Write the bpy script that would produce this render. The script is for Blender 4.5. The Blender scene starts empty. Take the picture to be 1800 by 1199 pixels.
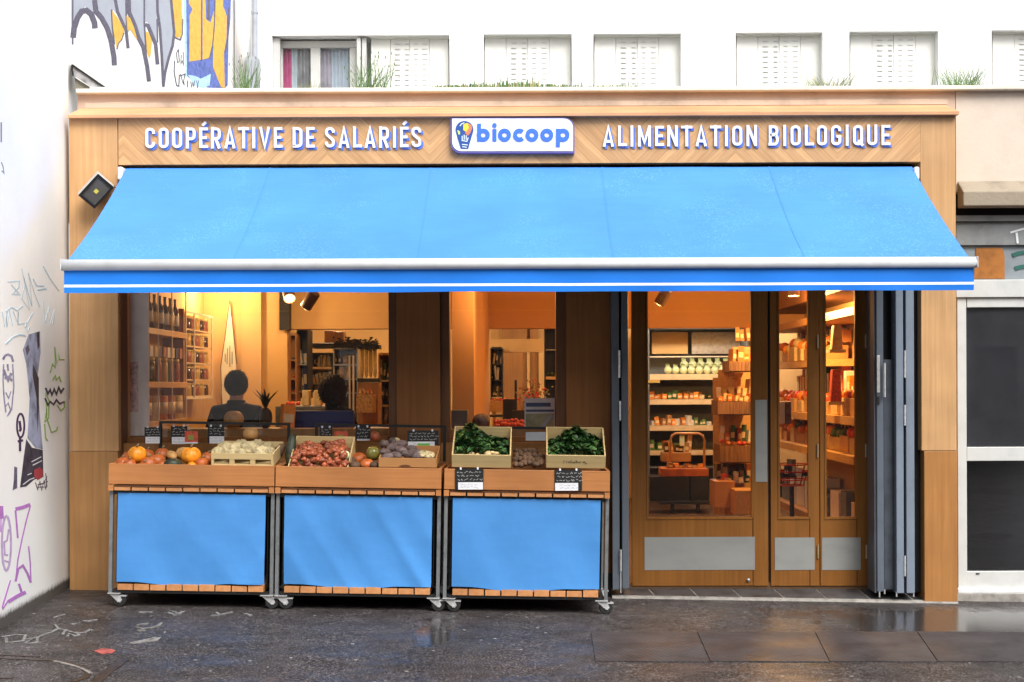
import bpy, math, random
from mathutils import Vector, Matrix, noise
R = math.radians
rnd = random.Random(7)
sc = bpy.context.scene
COL = sc.collection

# ------------------------------------------------------------------ camera
F = 2300.0; H = 1.6; CD = 10.0; VX = 925.0; VY = 680.0; ROLL = R(0.22)
cam = bpy.data.cameras.new('camera'); camo = bpy.data.objects.new('camera', cam); COL.objects.link(camo)
camo.location = (0, -CD, H); camo.rotation_euler = (R(90), ROLL, 0)
cam.sensor_width = 36; cam.lens = 36 * F / 1800.0
cam.shift_x = -(VX - 900) / 1800.0; cam.shift_y = (VY - 599.5) / 1800.0
cam.clip_end = 400; sc.camera = camo

# ------------------------------------------------------------------ world, sun, exposure
SUN_EL = 51
w = bpy.data.worlds.new('World'); sc.world = w; w.use_nodes = True
nt = w.node_tree; bg = nt.nodes['Background']
sky = nt.nodes.new('ShaderNodeTexSky'); sky.sky_type = 'NISHITA'; sky.sun_disc = False
sky.sun_elevation = R(SUN_EL); sky.sun_rotation = R(150); sky.air_density = 1.0; sky.dust_density = 4.0
hs = nt.nodes.new('ShaderNodeHueSaturation'); hs.inputs['Saturation'].default_value = 0.12
nt.links.new(sky.outputs[0], hs.inputs['Color']); nt.links.new(hs.outputs[0], bg.inputs['Color'])
bg.inputs['Strength'].default_value = 0.115
sun = bpy.data.lights.new('sun', 'SUN'); suno = bpy.data.objects.new('sun', sun); COL.objects.link(suno)
sun.energy = 2.0; sun.angle = R(36); sun.color = (1, .97, .93)
suno.rotation_euler = (R(90 - SUN_EL), 0, R(30)); suno.location = (0, -20, 20)
sc.view_settings.view_transform = 'Standard'; sc.view_settings.look = 'None'
sc.view_settings.gamma = 1; sc.view_settings.exposure = 0.95
sc.render.engine = 'CYCLES'
sc.cycles.use_denoising = True
sc.cycles.max_bounces = 8; sc.cycles.transparent_max_bounces = 12
sc.cycles.sample_clamp_indirect = 4; sc.cycles.caustics_reflective = False; sc.cycles.caustics_refractive = False

# ------------------------------------------------------------------ measuring helpers (photo pixel + depth -> metres)
CR = Vector((math.cos(ROLL), 0, -math.sin(ROLL))); CU = Vector((math.sin(ROLL), 0, math.cos(ROLL)))
CAM = Vector((0, -CD, H))
def T(Y): return (CD + Y) / F
def at(px, py, Y):
    t = T(Y); v = CR * ((px - VX) * t) + CU * ((VY - py) * t)
    return Vector((v.x, Y, H + v.z))
def hit(px, py, p0, n):
    d = CR * (px - VX) + CU * (VY - py) + Vector((0, F, 0))
    k = (p0 - CAM).dot(n) / d.dot(n)
    return CAM + d * k
SLOPE = 0.0196; G0 = -0.006
GN = Vector((SLOPE, 0, 1)).normalized(); GP = Vector((0, 0, G0))
def zg(x): return G0 - SLOPE * x
def gnd(px, py): return hit(px, py, GP, GN)

# ------------------------------------------------------------------ mesh builder
ORG = {}
class MB:
    def __init__(s): s.v = []; s.f = []; s.m = []
    def add(s, vs, fs, mi=0):
        b = len(s.v); s.v += [tuple(v) for v in vs]
        for f in fs: s.f.append([b + i for i in f]); s.m.append(mi)
    def box(s, x0, y0, z0, x1, y1, z1, mi=0, M=None):
        vs = [Vector((x, y, z)) for x in (x0, x1) for y in (y0, y1) for z in (z0, z1)]
        if M: vs = [M @ v for v in vs]
        s.add(vs, [(0, 1, 3, 2), (4, 6, 7, 5), (0, 4, 5, 1), (2, 3, 7, 6), (0, 2, 6, 4), (1, 5, 7, 3)], mi)
        return s
    def pbox(s, x0, y0, x1, y1, Y0, Y1, mi=0):
        c = at((x0 + x1) / 2, (y0 + y1) / 2, Y0); hw = abs(x1 - x0) / 2 * T(Y0); hh = abs(y1 - y0) / 2 * T(Y0)
        return s.box(c.x - hw, min(Y0, Y1), c.z - hh, c.x + hw, max(Y0, Y1), c.z + hh, mi)
    def prism(s, pts, fn, mi=0):
        # pts 2d polygon, fn(u,v,d) -> 3d; d=0 front, 1 back
        n = len(pts)
        vs = [fn(u, v, 0) for u, v in pts] + [fn(u, v, 1) for u, v in pts]
        fs = [list(range(n)), list(range(2 * n - 1, n - 1, -1))]
        for i in range(n):
            j = (i + 1) % n; fs.append([i, n + i, n + j, j])
        s.add(vs, fs, mi); return s
    def ribbon(s, pts, th, fn, mi=0, closed=False, taper=False):
        n = len(pts); L = []; Rr = []
        P = [Vector((p[0], p[1])) for p in pts]
        for i in range(n):
            a = P[i - 1] if (i > 0 or closed) else None
            c = P[(i + 1) % n] if (i < n - 1 or closed) else None
            d1 = (P[i] - a).normalized() if a is not None and (P[i] - a).length > 1e-9 else None
            d2 = (c - P[i]).normalized() if c is not None and (c - P[i]).length > 1e-9 else None
            if d1 is None: d1 = d2
            if d2 is None: d2 = d1
            if d1 is None: d1 = d2 = Vector((1, 0))
            n1 = Vector((-d1.y, d1.x)); n2 = Vector((-d2.y, d2.x)); m = n1 + n2
            if m.length < .2: m = n1
            m.normalize(); k = 1 / max(.45, m.dot(n1))
            h = th / 2
            if taper: h *= (1 - .75 * i / max(1, n - 1))
            L.append(P[i] + m * h * k); Rr.append(P[i] - m * h * k)
        vs = []
        for i in range(n):
            vs += [fn(L[i].x, L[i].y, 0), fn(Rr[i].x, Rr[i].y, 0), fn(L[i].x, L[i].y, 1), fn(Rr[i].x, Rr[i].y, 1)]
        fs = []
        for i in range(n if closed else n - 1):
            a = 4 * i; b = 4 * ((i + 1) % n)
            fs += [(a, a + 1, b + 1, b), (a + 2, b + 2, b + 3, a + 3), (a, b, b + 2, a + 2), (a + 1, a + 3, b + 3, b + 1)]
        if not closed:
            fs += [(0, 2, 3, 1)]; e = 4 * (n - 1); fs += [(e, e + 1, e + 3, e + 2)]
        s.add(vs, fs, mi); return s
    def tube(s, path, r, n=10, mi=0, r1=None):
        P = [Vector(p) for p in path]; k = len(P); b = len(s.v); vs = []
        for i in range(k):
            d = (P[min(i + 1, k - 1)] - P[max(i - 1, 0)]).normalized()
            u = d.cross(Vector((0, 0, 1)));
            if u.length < .05: u = d.cross(Vector((0, 1, 0)))
            u.normalize(); v = d.cross(u)
            rr = r if r1 is None else r + (r1 - r) * i / max(1, k - 1)
            for j in range(n):
                a = 2 * math.pi * j / n; vs.append(P[i] + u * math.cos(a) * rr + v * math.sin(a) * rr)
        fs = []
        for i in range(k - 1):
            for j in range(n):
                fs.append((i * n + j, i * n + (j + 1) % n, (i + 1) * n + (j + 1) % n, (i + 1) * n + j))
        fs.append(list(range(n))[::-1]); fs.append([(k - 1) * n + j for j in range(n)])
        s.add(vs, fs, mi); return s
    def lathe(s, prof, c, n=16, mi=0, axis='z', M=None):
        vs = []; k = len(prof); c = Vector(c)
        for r, h in prof:
            for j in range(n):
                a = 2 * math.pi * j / n
                p = Vector((math.cos(a) * r, math.sin(a) * r, h))
                if axis == 'x': p = Vector((p.z, p.x, p.y))
                if axis == 'y': p = Vector((p.x, p.z, p.y))
                if M: p = M @ p
                vs.append(c + p)
        fs = []
        for i in range(k - 1):
            for j in range(n):
                fs.append((i * n + j, i * n + (j + 1) % n, (i + 1) * n + (j + 1) % n, (i + 1) * n + j))
        fs.append(list(range(n))[::-1]); fs.append([(k - 1) * n + j for j in range(n)])
        s.add(vs, fs, mi); return s
    def ball(s, c, rx, ry, rz, nu=18, nv=12, mi=0, ribs=0, rib=.0, nz=0, nsc=3, dim=0, seed=0, M=None):
        vs = []; c = Vector(c)
        for i in range(nv + 1):
            ph = math.pi * i / nv
            for j in range(nu):
                a = 2 * math.pi * j / nu
                d = Vector((math.sin(ph) * math.cos(a), math.sin(ph) * math.sin(a), math.cos(ph)))
                k = 1.0
                if ribs: k *= 1 - rib * (1 - abs(math.cos(ribs * a / 2))) * math.sin(ph)
                if dim: k *= 1 - dim * math.exp(-(math.sin(ph) / .35) ** 2)
                if nz: k *= 1 + nz * noise.noise(d * nsc + Vector((seed * 3.7, seed, 0)))
                p = Vector((d.x * rx * k, d.y * ry * k, d.z * rz * k))
                if M: p = M @ p
                vs.append(c + p)
        fs = []
        for i in range(nv):
            for j in range(nu):
                fs.append((i * nu + j, (i + 1) * nu + j, (i + 1) * nu + (j + 1) % nu, i * nu + (j + 1) % nu))
        s.add(vs, fs, mi); return s
    def bounds(s):
        xs = [v[0] for v in s.v]; ys = [v[1] for v in s.v]; zs = [v[2] for v in s.v]
        return Vector(((min(xs) + max(xs)) / 2, (min(ys) + max(ys)) / 2, min(zs)))
    def build(s, name, mats, parent=None, smooth=False, bevel=0, local=False):
        if not isinstance(mats, (list, tuple)): mats = [mats]
        o_ = Vector((0, 0, 0))
        if not local: o_ = ORG[parent.name] if parent else s.bounds()
        me = bpy.data.meshes.new(name)
        me.from_pydata([(v[0] - o_.x, v[1] - o_.y, v[2] - o_.z) for v in s.v], [], s.f)
        for m in mats: me.materials.append(m)
        for p, mi in zip(me.polygons, s.m): p.material_index = mi; p.use_smooth = smooth
        me.validate(); me.update()
        o = bpy.data.objects.new(name, me); COL.objects.link(o)
        if parent: o.parent = parent; ORG[o.name] = ORG[parent.name] if not local else Vector((0, 0, 0))
        else: o.location = o_; ORG[o.name] = o_
        if bevel:
            b = o.modifiers.new('bevel', 'BEVEL'); b.width = bevel; b.segments = 2; b.limit_method = 'ANGLE'
        return o

def tag(o, label=None, cat=None, group=None, kind=None):
    if label: o['label'] = label
    if cat: o['category'] = cat
    if group: o['group'] = group
    if kind: o['kind'] = kind
    return o
def thing(name, loc, label, cat, group=None, rot=(0, 0, 0), local=False):
    o = bpy.data.objects.new(name, None); COL.objects.link(o); o.location = loc; o.rotation_euler = rot
    o.empty_display_size = .1
    ORG[o.name] = Vector((0, 0, 0)) if local else Vector(loc)
    return tag(o, label, cat, group)
def kids(o): return [c for c in bpy.data.objects if c.parent == o]
def copy_tree(o, loc=None, rot=None, label=None, parent=None, children=None):
    c = o.copy(); COL.objects.link(c)
    if parent: c.parent = parent
    if loc is not None: c.location = loc
    if rot is not None: c.rotation_euler = rot
    if label: c['label'] = label
    for k in kids(o): copy_tree(k, parent=c)
    return c

# ------------------------------------------------------------------ materials
def newmat(name):
    m = bpy.data.materials.new(name); m.use_nodes = True
    return m, m.node_tree, m.node_tree.nodes['Principled BSDF']
def N(nt, t, **kw):
    n = nt.nodes.new(t)
    for k, v in kw.items():
        if k in n.inputs.keys() if hasattr(n.inputs, 'keys') else False: n.inputs[k].default_value = v
        else: setattr(n, k, v)
    return n
def coords(nt, scale=(1, 1, 1), which='Object', rot=(0, 0, 0)):
    tc = nt.nodes.new('ShaderNodeTexCoord'); mp = nt.nodes.new('ShaderNodeMapping')
    mp.inputs['Scale'].default_value = scale; mp.inputs['Rotation'].default_value = rot
    nt.links.new(tc.outputs[which], mp.inputs['Vector']); return mp.outputs[0]
def noise_n(nt, vec, scale, detail=4, rough=.6):
    n = nt.nodes.new('ShaderNodeTexNoise'); n.inputs['Scale'].default_value = scale
    n.inputs['Detail'].default_value = detail; n.inputs['Roughness'].default_value = rough
    if vec: nt.links.new(vec, n.inputs['Vector'])
    return n.outputs['Fac']
def ramp(nt, fac, stops):
    r = nt.nodes.new('ShaderNodeValToRGB'); e = r.color_ramp.elements
    while len(e) > 1: e.remove(e[-1])
    for i, (p, c) in enumerate(stops):
        el = e[0] if i == 0 else e.new(p)
        el.position = p; el.color = tuple(c) + ((1,) if len(c) == 3 else ())
    nt.links.new(fac, r.inputs['Fac']); return r.outputs['Color']
def mixc(nt, fac, a, b, mode='MIX'):
    m = nt.nodes.new('ShaderNodeMix'); m.data_type = 'RGBA'; m.blend_type = mode
    for sck, val in ((0, fac), (6, a), (7, b)):
        if isinstance(val, (int, float)): m.inputs[sck].default_value = val
        elif isinstance(val, tuple): m.inputs[sck].default_value = val if len(val) == 4 else val + (1,)
        else: nt.links.new(val, m.inputs[sck])
    return m.outputs[2]
def math_n(nt, op, a, b=None, c=None):
    m = nt.nodes.new('ShaderNodeMath'); m.operation = op
    for i, v in enumerate((a, b, c)):
        if v is None: continue
        if isinstance(v, (int, float)): m.inputs[i].default_value = v
        else: nt.links.new(v, m.inputs[i])
    return m.outputs[0]
def bump(nt, bs, h, strength=.3, dist=.01):
    b = nt.nodes.new('ShaderNodeBump'); b.inputs['Strength'].default_value = strength; b.inputs['Distance'].default_value = dist
    nt.links.new(h, b.inputs['Height']); nt.links.new(b.outputs[0], bs.inputs['Normal'])
def pm(name, col, rough=.6, metal=0, var=.18, vs=6, bmp=0, bs_=60, spec=.4, dark=None, stretch=(1, 1, 1), rnd_obj=0):
    m, nt, b = newmat(name)
    v = coords(nt, stretch)
    d = dark or tuple(c * (1 - 2 * var) for c in col)
    lt = tuple(min(1, c * (1 + var)) for c in col)
    n = noise_n(nt, v, vs, 5)
    c = ramp(nt, n, [(.3, d), (.5, col), (.72, lt)])
    if rnd_obj:
        oi = nt.nodes.new('ShaderNodeObjectInfo'); hsv = nt.nodes.new('ShaderNodeHueSaturation')
        mr = nt.nodes.new('ShaderNodeMapRange'); mr.inputs[3].default_value = 1 - rnd_obj; mr.inputs[4].default_value = 1 + rnd_obj
        nt.links.new(oi.outputs['Random'], mr.inputs[0]); nt.links.new(mr.outputs[0], hsv.inputs['Value'])
        nt.links.new(c, hsv.inputs['Color']); c = hsv.outputs[0]
    nt.links.new(c, b.inputs['Base Color'])
    b.inputs['Roughness'].default_value = rough; b.inputs['Metallic'].default_value = metal
    b.inputs['Specular IOR Level'].default_value = spec
    if bmp: bump(nt, b, noise_n(nt, v, bs_, 4), bmp)
    return m
def wood(name, c1, c2, axis='z', rough=.5, fine=34, bmp=.12, spec=.35):
    m, nt, b = newmat(name)
    lo = 1.1
    sc_ = {'x': (lo, fine, fine), 'y': (fine, lo, fine), 'z': (fine, fine, lo)}[axis]
    v = coords(nt, sc_)
    n1 = noise_n(nt, v, 1.0, 6, .65)
    n2 = noise_n(nt, coords(nt), 1.3, 3)
    mid = tuple((a + b_) / 2 for a, b_ in zip(c1, c2))
    c = ramp(nt, n1, [(.25, c1), (.5, mid), (.75, c2)])
    c2_ = ramp(nt, n2, [(.3, (.78, .76, .74)), (.7, (1.12, 1.1, 1.06))])
    c = mixc(nt, 1.0, c, c2_, 'MULTIPLY')
    nt.links.new(c, b.inputs['Base Color']); b.inputs['Roughness'].default_value = rough
    b.inputs['Specular IOR Level'].default_value = spec
    bump(nt, b, n1, bmp, .004)
    return m
def flat(name, col, rough=.6, metal=0, spec=.4):
    return pm(name, col, rough, metal, .06, 9, 0, 60, spec)
def emit(name, col, strength):
    m, nt, b = newmat(name)
    b.inputs['Base Color'].default_value = col + (1,); b.inputs['Emission Color'].default_value = col + (1,)
    b.inputs['Emission Strength'].default_value = strength; return m
def glassm(name, tint=(1, 1, 1), ior=1.5, refl=1.0, dummy=0):
    m, nt, b = newmat(name); nt.nodes.remove(b)
    out = nt.nodes['Material Output']; tr = nt.nodes.new('ShaderNodeBsdfTransparent'); gl = nt.nodes.new('ShaderNodeBsdfGlossy')
    tr.inputs[0].default_value = tint + (1,); gl.inputs['Roughness'].default_value = .02
    fr = nt.nodes.new('ShaderNodeFresnel'); fr.inputs[0].default_value = ior
    mx = nt.nodes.new('ShaderNodeMixShader')
    f = math_n(nt, 'MULTIPLY', fr.outputs[0], refl)
    nt.links.new(f, mx.inputs[0]); nt.links.new(tr.outputs[0], mx.inputs[1]); nt.links.new(gl.outputs[0], mx.inputs[2])
    nt.links.new(mx.outputs[0], out.inputs['Surface']); return m

def asphalt():
    m, nt, b = newmat('wet_asphalt')
    v = coords(nt); sp = nt.nodes.new('ShaderNodeSeparateXYZ'); nt.links.new(v, sp.inputs[0])
    n1 = noise_n(nt, v, .9, 5); n2 = noise_n(nt, v, 85, 3, .6); n3 = noise_n(nt, v, 4.5, 4)
    n4 = noise_n(nt, coords(nt, (.8, 1.3, 1)), 2.0, 5, .7)
    c = ramp(nt, n2, [(.36, (.016, .0145, .0145)), (.47, (.038, .0355, .036)), (.55, (.064, .0605, .061)), (.62, (.13, .124, .124)), (.7, (.26, .25, .25))])
    c = mixc(nt, 1.0, c, ramp(nt, n1, [(.35, (.78, .76, .74)), (.65, (1.2, 1.17, 1.16))]), 'MULTIPLY')
    c = mixc(nt, 1.0, c, ramp(nt, n3, [(.35, (.8, .78, .77)), (.6, (1.12, 1.1, 1.1))]), 'MULTIPLY')
    n5 = noise_n(nt, coords(nt, (1, .55, 1)), 26, 5, .8)
    c = mixc(nt, 1.0, c, ramp(nt, n5, [(.36, (.6, .59, .585)), (.5, (.86, .85, .845)), (.62, (1.12, 1.1, 1.09)), (.7, (1.5, 1.47, 1.45))]), 'MULTIPLY')
    for scl, rad, thr, f_ in ((7.5, .085, .45, .8), (26, .11, .7, .55)):
        vo = nt.nodes.new('ShaderNodeTexVoronoi'); vo.inputs['Scale'].default_value = scl; nt.links.new(v, vo.inputs['Vector'])
        spot_ = math_n(nt, 'LESS_THAN', vo.outputs['Distance'], rad)
        sel = nt.nodes.new('ShaderNodeSeparateColor'); nt.links.new(vo.outputs['Color'], sel.inputs[0])
        sp_ = math_n(nt, 'MULTIPLY', spot_, math_n(nt, 'GREATER_THAN', sel.outputs[0], thr))
        c = mixc(nt, math_n(nt, 'MULTIPLY', sp_, f_), c, (.33, .31, .29, 1))
    # standing water: a puddle by the right pillar and a thin film by the second and third carts
    def pool(cx, cy, rx, ry):
        dx = math_n(nt, 'DIVIDE', math_n(nt, 'SUBTRACT', sp.outputs[0], cx), rx); dy = math_n(nt, 'DIVIDE', math_n(nt, 'SUBTRACT', sp.outputs[1], cy), ry)
        return math_n(nt, 'SQRT', math_n(nt, 'ADD', math_n(nt, 'MULTIPLY', dx, dx), math_n(nt, 'MULTIPLY', dy, dy)))
    d = math_n(nt, 'MINIMUM', pool(3.1, -.75, 1.7, .75), pool(-.6, -1.45, .17, .6))
    d = math_n(nt, 'ADD', d, math_n(nt, 'MULTIPLY', math_n(nt, 'SUBTRACT', n3, .5), 1.2))
    wet = ramp(nt, d, [(.6, (1, 1, 1)), (1.05, (0, 0, 0))])
    film = ramp(nt, n4, [(.36, (.3, .3, .3)), (.5, (.48, .48, .48)), (.64, (.64, .64, .64))])
    nt.links.new(mixc(nt, wet, film, (.17, .17, .17, 1)), b.inputs['Roughness'])
    nt.links.new(mixc(nt, wet, (.14, .14, .14, 1), (.5, .5, .5, 1)), b.inputs['Specular IOR Level'])
    c = mixc(nt, math_n(nt, 'MULTIPLY', wet, .35), c, (.02, .018, .017, 1))
    nt.links.new(c, b.inputs['Base Color'])
    bmp = nt.nodes.new('ShaderNodeBump'); bmp.inputs['Distance'].default_value = .004
    nt.links.new(mixc(nt, wet, (.45, .45, .45, 1), (.05, .05, .05, 1)), bmp.inputs['Strength']); nt.links.new(n2, bmp.inputs['Height']); nt.links.new(bmp.outputs[0], b.inputs['Normal'])
    return m
def chevron():
    m, nt, b = newmat('fascia_veneer')
    tc = nt.nodes.new('ShaderNodeTexCoord'); sp = nt.nodes.new('ShaderNodeSeparateXYZ'); nt.links.new(tc.outputs['Object'], sp.inputs[0])
    pp = math_n(nt, 'PINGPONG', math_n(nt, 'ADD', sp.outputs[0], 20.13), .78)
    u = math_n(nt, 'ADD', pp, sp.outputs[2]); w_ = math_n(nt, 'SUBTRACT', pp, sp.outputs[2])
    cb = nt.nodes.new('ShaderNodeCombineXYZ')
    nt.links.new(math_n(nt, 'MULTIPLY', u, 45), cb.inputs[0]); nt.links.new(math_n(nt, 'MULTIPLY', w_, 2.5), cb.inputs[1])
    n1 = noise_n(nt, cb.outputs[0], 1, 5)
    brd = math_n(nt, 'MULTIPLY', u, 13); fl = math_n(nt, 'FLOOR', brd); fr = math_n(nt, 'FRACT', brd)
    wn = nt.nodes.new('ShaderNodeTexWhiteNoise'); wn.noise_dimensions = '1D'; nt.links.new(fl, wn.inputs['W'])
    c = ramp(nt, n1, [(.25, (.48, .265, .11)), (.5, (.58, .335, .15)), (.75, (.66, .4, .19))])
    c = mixc(nt, 1.0, c, ramp(nt, wn.outputs['Value'], [(0, (.8, .76, .72)), (1, (1.08, 1.06, 1.03))]), 'MULTIPLY')
    jn = math_n(nt, 'LESS_THAN', fr, .05)
    c = mixc(nt, math_n(nt, 'MULTIPLY', jn, .45), c, (.16, .07, .025, 1))
    nt.links.new(c, b.inputs['Base Color']); b.inputs['Roughness'].default_value = .45
    return m
def awning_fabric(name, col, wet=True):
    m, nt, b = newmat(name)
    v = coords(nt)
    n1 = noise_n(nt, coords(nt, (1, 1.2, 1.2)), 1.1, 3); n2 = noise_n(nt, coords(nt, (1.5, 12, 12)), 2, 4)
    d = tuple(c * .9 for c in col); l = tuple(min(1, c * 1.09) for c in col)
    c = ramp(nt, n1, [(.3, d), (.5, col), (.7, l)])
    c = mixc(nt, 1.0, c, ramp(nt, n2, [(.3, (.96, .965, .975)), (.7, (1.03, 1.03, 1.02))]), 'MULTIPLY')
    if wet:
        vo = nt.nodes.new('ShaderNodeTexVoronoi'); vo.inputs['Scale'].default_value = 48; nt.links.new(v, vo.inputs['Vector'])
        dr = math_n(nt, 'LESS_THAN', vo.outputs['Distance'], .3)
        pn = ramp(nt, noise_n(nt, v, 1.7, 4), [(.47, (0, 0, 0)), (.62, (1, 1, 1))])
        f = math_n(nt, 'MULTIPLY', dr, pn)
        c = mixc(nt, math_n(nt, 'MULTIPLY', f, .2), c, (.3, .62, .9, 1))
    nt.links.new(c, b.inputs['Base Color']); b.inputs['Roughness'].default_value = .55 if wet else .7
    b.inputs['Specular IOR Level'].default_value = .3
    tn = b.inputs.get('Sheen Weight')
    if name == 'cart_cloth': bump(nt, b, noise_n(nt, coords(nt, (1.4, 1, .9), rot=(0, .5, 0)), 3.2, 3, .5), .17, .05)
    else: bump(nt, b, noise_n(nt, v, 380, 2), .15, .002)
    return m
def plaster(name, col, grime=(.2, .16, .12), gz=0.0, amt=.25, bmp=.25):
    # gz: local height up to which real splash dirt is spread at the foot of the wall
    m, nt, b = newmat(name)
    v = coords(nt)
    n1 = noise_n(nt, v, 1.6, 6, .7); n2 = noise_n(nt, v, 38, 4)
    d = tuple(c * (1 - amt) for c in col)
    c = ramp(nt, n1, [(.32, d), (.52, col), (.75, tuple(min(.92, x * 1.06) for x in col))])
    if gz:
        sp = nt.nodes.new('ShaderNodeSeparateXYZ'); tc = nt.nodes.new('ShaderNodeTexCoord'); nt.links.new(tc.outputs['Object'], sp.inputs[0])
        h = math_n(nt, 'ADD', sp.outputs[2], math_n(nt, 'MULTIPLY', noise_n(nt, coords(nt, (1, 5, 1.2)), 12, 6, .9), -.13))
        f = ramp(nt, h, [(0.0, (.95, .95, .95)), (gz * .25, (.5, .5, .5)), (gz, (0, 0, 0))])
        c = mixc(nt, f, c, grime + (1,))
    nt.links.new(c, b.inputs['Base Color']); b.inputs['Roughness'].default_value = .85
    bump(nt, b, n2, bmp, .006)
    return m

M = {}
M['asphalt'] = asphalt()
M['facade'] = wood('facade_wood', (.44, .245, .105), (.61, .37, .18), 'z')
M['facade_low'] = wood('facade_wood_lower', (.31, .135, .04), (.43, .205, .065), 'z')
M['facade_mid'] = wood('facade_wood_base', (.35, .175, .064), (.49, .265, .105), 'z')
M['cornice'] = wood('cornice_wood', (.5, .24, .11), (.7, .42, .24), 'x', bmp=.2)
M['veneer'] = chevron()
M['brown'] = wood('pilaster_wood', (.24, .098, .034), (.34, .15, .055), 'z', spec=.15)
M['door'] = wood('door_wood', (.21, .08, .017), (.3, .125, .028), 'z', spec=.2)
M['door_dark'] = wood('jamb_wood', (.11, .045, .018), (.18, .075, .03), 'z')
M['tray'] = wood('cart_wood', (.33, .125, .036), (.5, .215, .075), 'x', bmp=.2)
M['slat'] = wood('slat_wood', (.4, .17, .065), (.58, .28, .12), 'y')
M['crate'] = wood('crate_wood', (.5, .36, .16), (.68, .53, .28), 'x', bmp=.2)
M['carton'] = wood('cardboard', (.4, .19, .065), (.46, .23, .09), 'x', fine=10, bmp=.05)
M['awning'] = awning_fabric('awning_fabric', (.058, .225, .7))
M['valance'] = awning_fabric('valance_fabric', (.008, .17, .66), False)
M['cloth'] = awning_fabric('cart_cloth', (.06, .235, .56), False)
M['stripe'] = flat('white_stripe', (.8, .84, .84), .6)
M['alu'] = pm('white_aluminium', (.62, .64, .66), .35, .0, .05, 8, spec=.6)
M['galv'] = pm('galvanised_steel', (.36, .37, .38), .42, .6, .14, 22)
M['leg'] = pm('cart_leg_grey', (.2, .21, .215), .45, .4, .14, 22)
M['zinc'] = pm('zinc_bracket', (.6, .6, .6), .35, .5, .14, 40)
M['steel'] = pm('brushed_steel', (.36, .36, .34), .42, .3, .06, 3, stretch=(1, 1, 2))
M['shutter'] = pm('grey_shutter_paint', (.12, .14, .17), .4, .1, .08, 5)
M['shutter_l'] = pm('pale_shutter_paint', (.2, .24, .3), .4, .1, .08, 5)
M['black'] = flat('black_paint', (.012, .012, .013), .5)
M['rubber'] = flat('black_rubber', (.015, .015, .015), .7)
M['stone'] = plaster('parapet_concrete', (.58, .43, .33), amt=.22)
M['pink'] = plaster('pink_concrete', (.64, .54, .45), amt=.14)
M['coping'] = plaster('pale_coping', (.74, .7, .6), amt=.18)
M['ledge'] = plaster('weathered_ledge', (.3, .25, .185), amt=.6, bmp=.6)
M['white_wall'] = plaster('white_render', (.84, .84, .83), amt=.05, bmp=.1)
M['left_wall'] = plaster('graffiti_wall_render', (.9, .885, .85), (.045, .033, .024), .035, .04, .2)
M['roof'] = plaster('roof_felt', (.1, .1, .09), amt=.3)
M['tile'] = pm('slate_tile', (.06, .06, .063), .4, 0, .35, 7, .2, 60, .5)
M['lip'] = pm('concrete_lip', (.3, .28, .25), .5, 0, .3, 9, .3, 70)
M['glass'] = glassm('window_glass', (1, 1, 1), 1.5, .5)
M['glass_d'] = glassm('shaded_glass', (.88, .88, .9), 1.5, 1.3)
M['white_pvc'] = pm('white_pvc', (.56, .565, .545), .35, 0, .05, 6)
M['white'] = flat('white_paint', (.82, .82, .82), .45)
M['signblue'] = flat('sign_blue', (.05, .1, .5), .45)
M['shadowblue'] = flat('letter_blue', (.09, .17, .55), .5)
M['violet'] = flat('sign_edge', (.12, .1, .3), .5)
M['ivory'] = pm('ivory_shutter', (.8, .8, .75), .5, 0, .03, 4)
M['slot'] = flat('vent_slot', (.68, .68, .67), .7)
M['cream'] = plaster('cream_wall', (.66, .43, .18), amt=.06, bmp=.05)
M['orange_w'] = plaster('orange_wall', (.58, .29, .1), amt=.07, bmp=.05)
M['ceil'] = flat('ceiling_paint', (.6, .42, .22), .8)
M['floorw'] = wood('floor_boards', (.085, .045, .022), (.17, .09, .045), 'x', rough=.35)
M['shelfw'] = wood('shelf_wood', (.5, .28, .1), (.66, .42, .18), 'y')
M['shelfl'] = flat('pale_shelf', (.72, .58, .36), .5)
M['panelw'] = wood('panel_wood', (.3, .15, .05), (.42, .22, .08), 'z')
M['wire'] = flat('white_wire', (.85, .8, .7), .4)
M['skin'] = flat('skin', (.42, .22, .14), .5)
M['hair'] = pm('dark_hair', (.006, .005, .004), .85, 0, .4, 60, .5, 90)
M['hair_b'] = pm('brown_hair', (.022, .011, .006), .85, 0, .4, 50, .6, 70)
M['coat'] = pm('black_coat', (.006, .006, .007), .9, 0, .3, 12)
M['trouser'] = pm('dark_trousers', (.02, .022, .03), .8, 0, .3, 12)
M['navy'] = flat('navy_panel', (.01, .02, .13), .4)
M['leaf'] = pm('leaf_green', (.045, .12, .028), .45, 0, .4, 30, rnd_obj=.0)
M['leaf_d'] = pm('leaf_dark', (.018, .056, .015), .45, 0, .4, 30)
M['leaf_l'] = pm('leaf_light', (.1, .19, .045), .5, 0, .3, 30)
M['straw'] = pm('dry_grass', (.3, .27, .12), .7, 0, .3, 20)
M['grass'] = pm('grass_blade', (.1, .16, .055), .6, 0, .3, 20)
M['pumpkin'] = pm('pumpkin_skin', (.75, .26, .015), .42, 0, .3, 14, rnd_obj=.06)
M['kuri'] = pm('red_squash_skin', (.42, .1, .02), .45, 0, .25, 9, rnd_obj=.15)
M['kabocha'] = pm('green_squash_skin', (.035, .042, .024), .5, 0, .4, 14)
M['butternut'] = pm('pale_squash_skin', (.5, .27, .09), .5, 0, .2, 9, rnd_obj=.1)
M['shallot'] = pm('shallot_skin', (.3, .075, .032), .38, 0, .3, 18, rnd_obj=.4)
M['celeriac'] = pm('celeriac_skin', (.46, .37, .2), .7, 0, .35, 24, .6, 30, rnd_obj=.15)
M['beet'] = pm('purple_root_skin', (.13, .09, .085), .65, 0, .3, 18, .3, 30, rnd_obj=.25)
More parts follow.
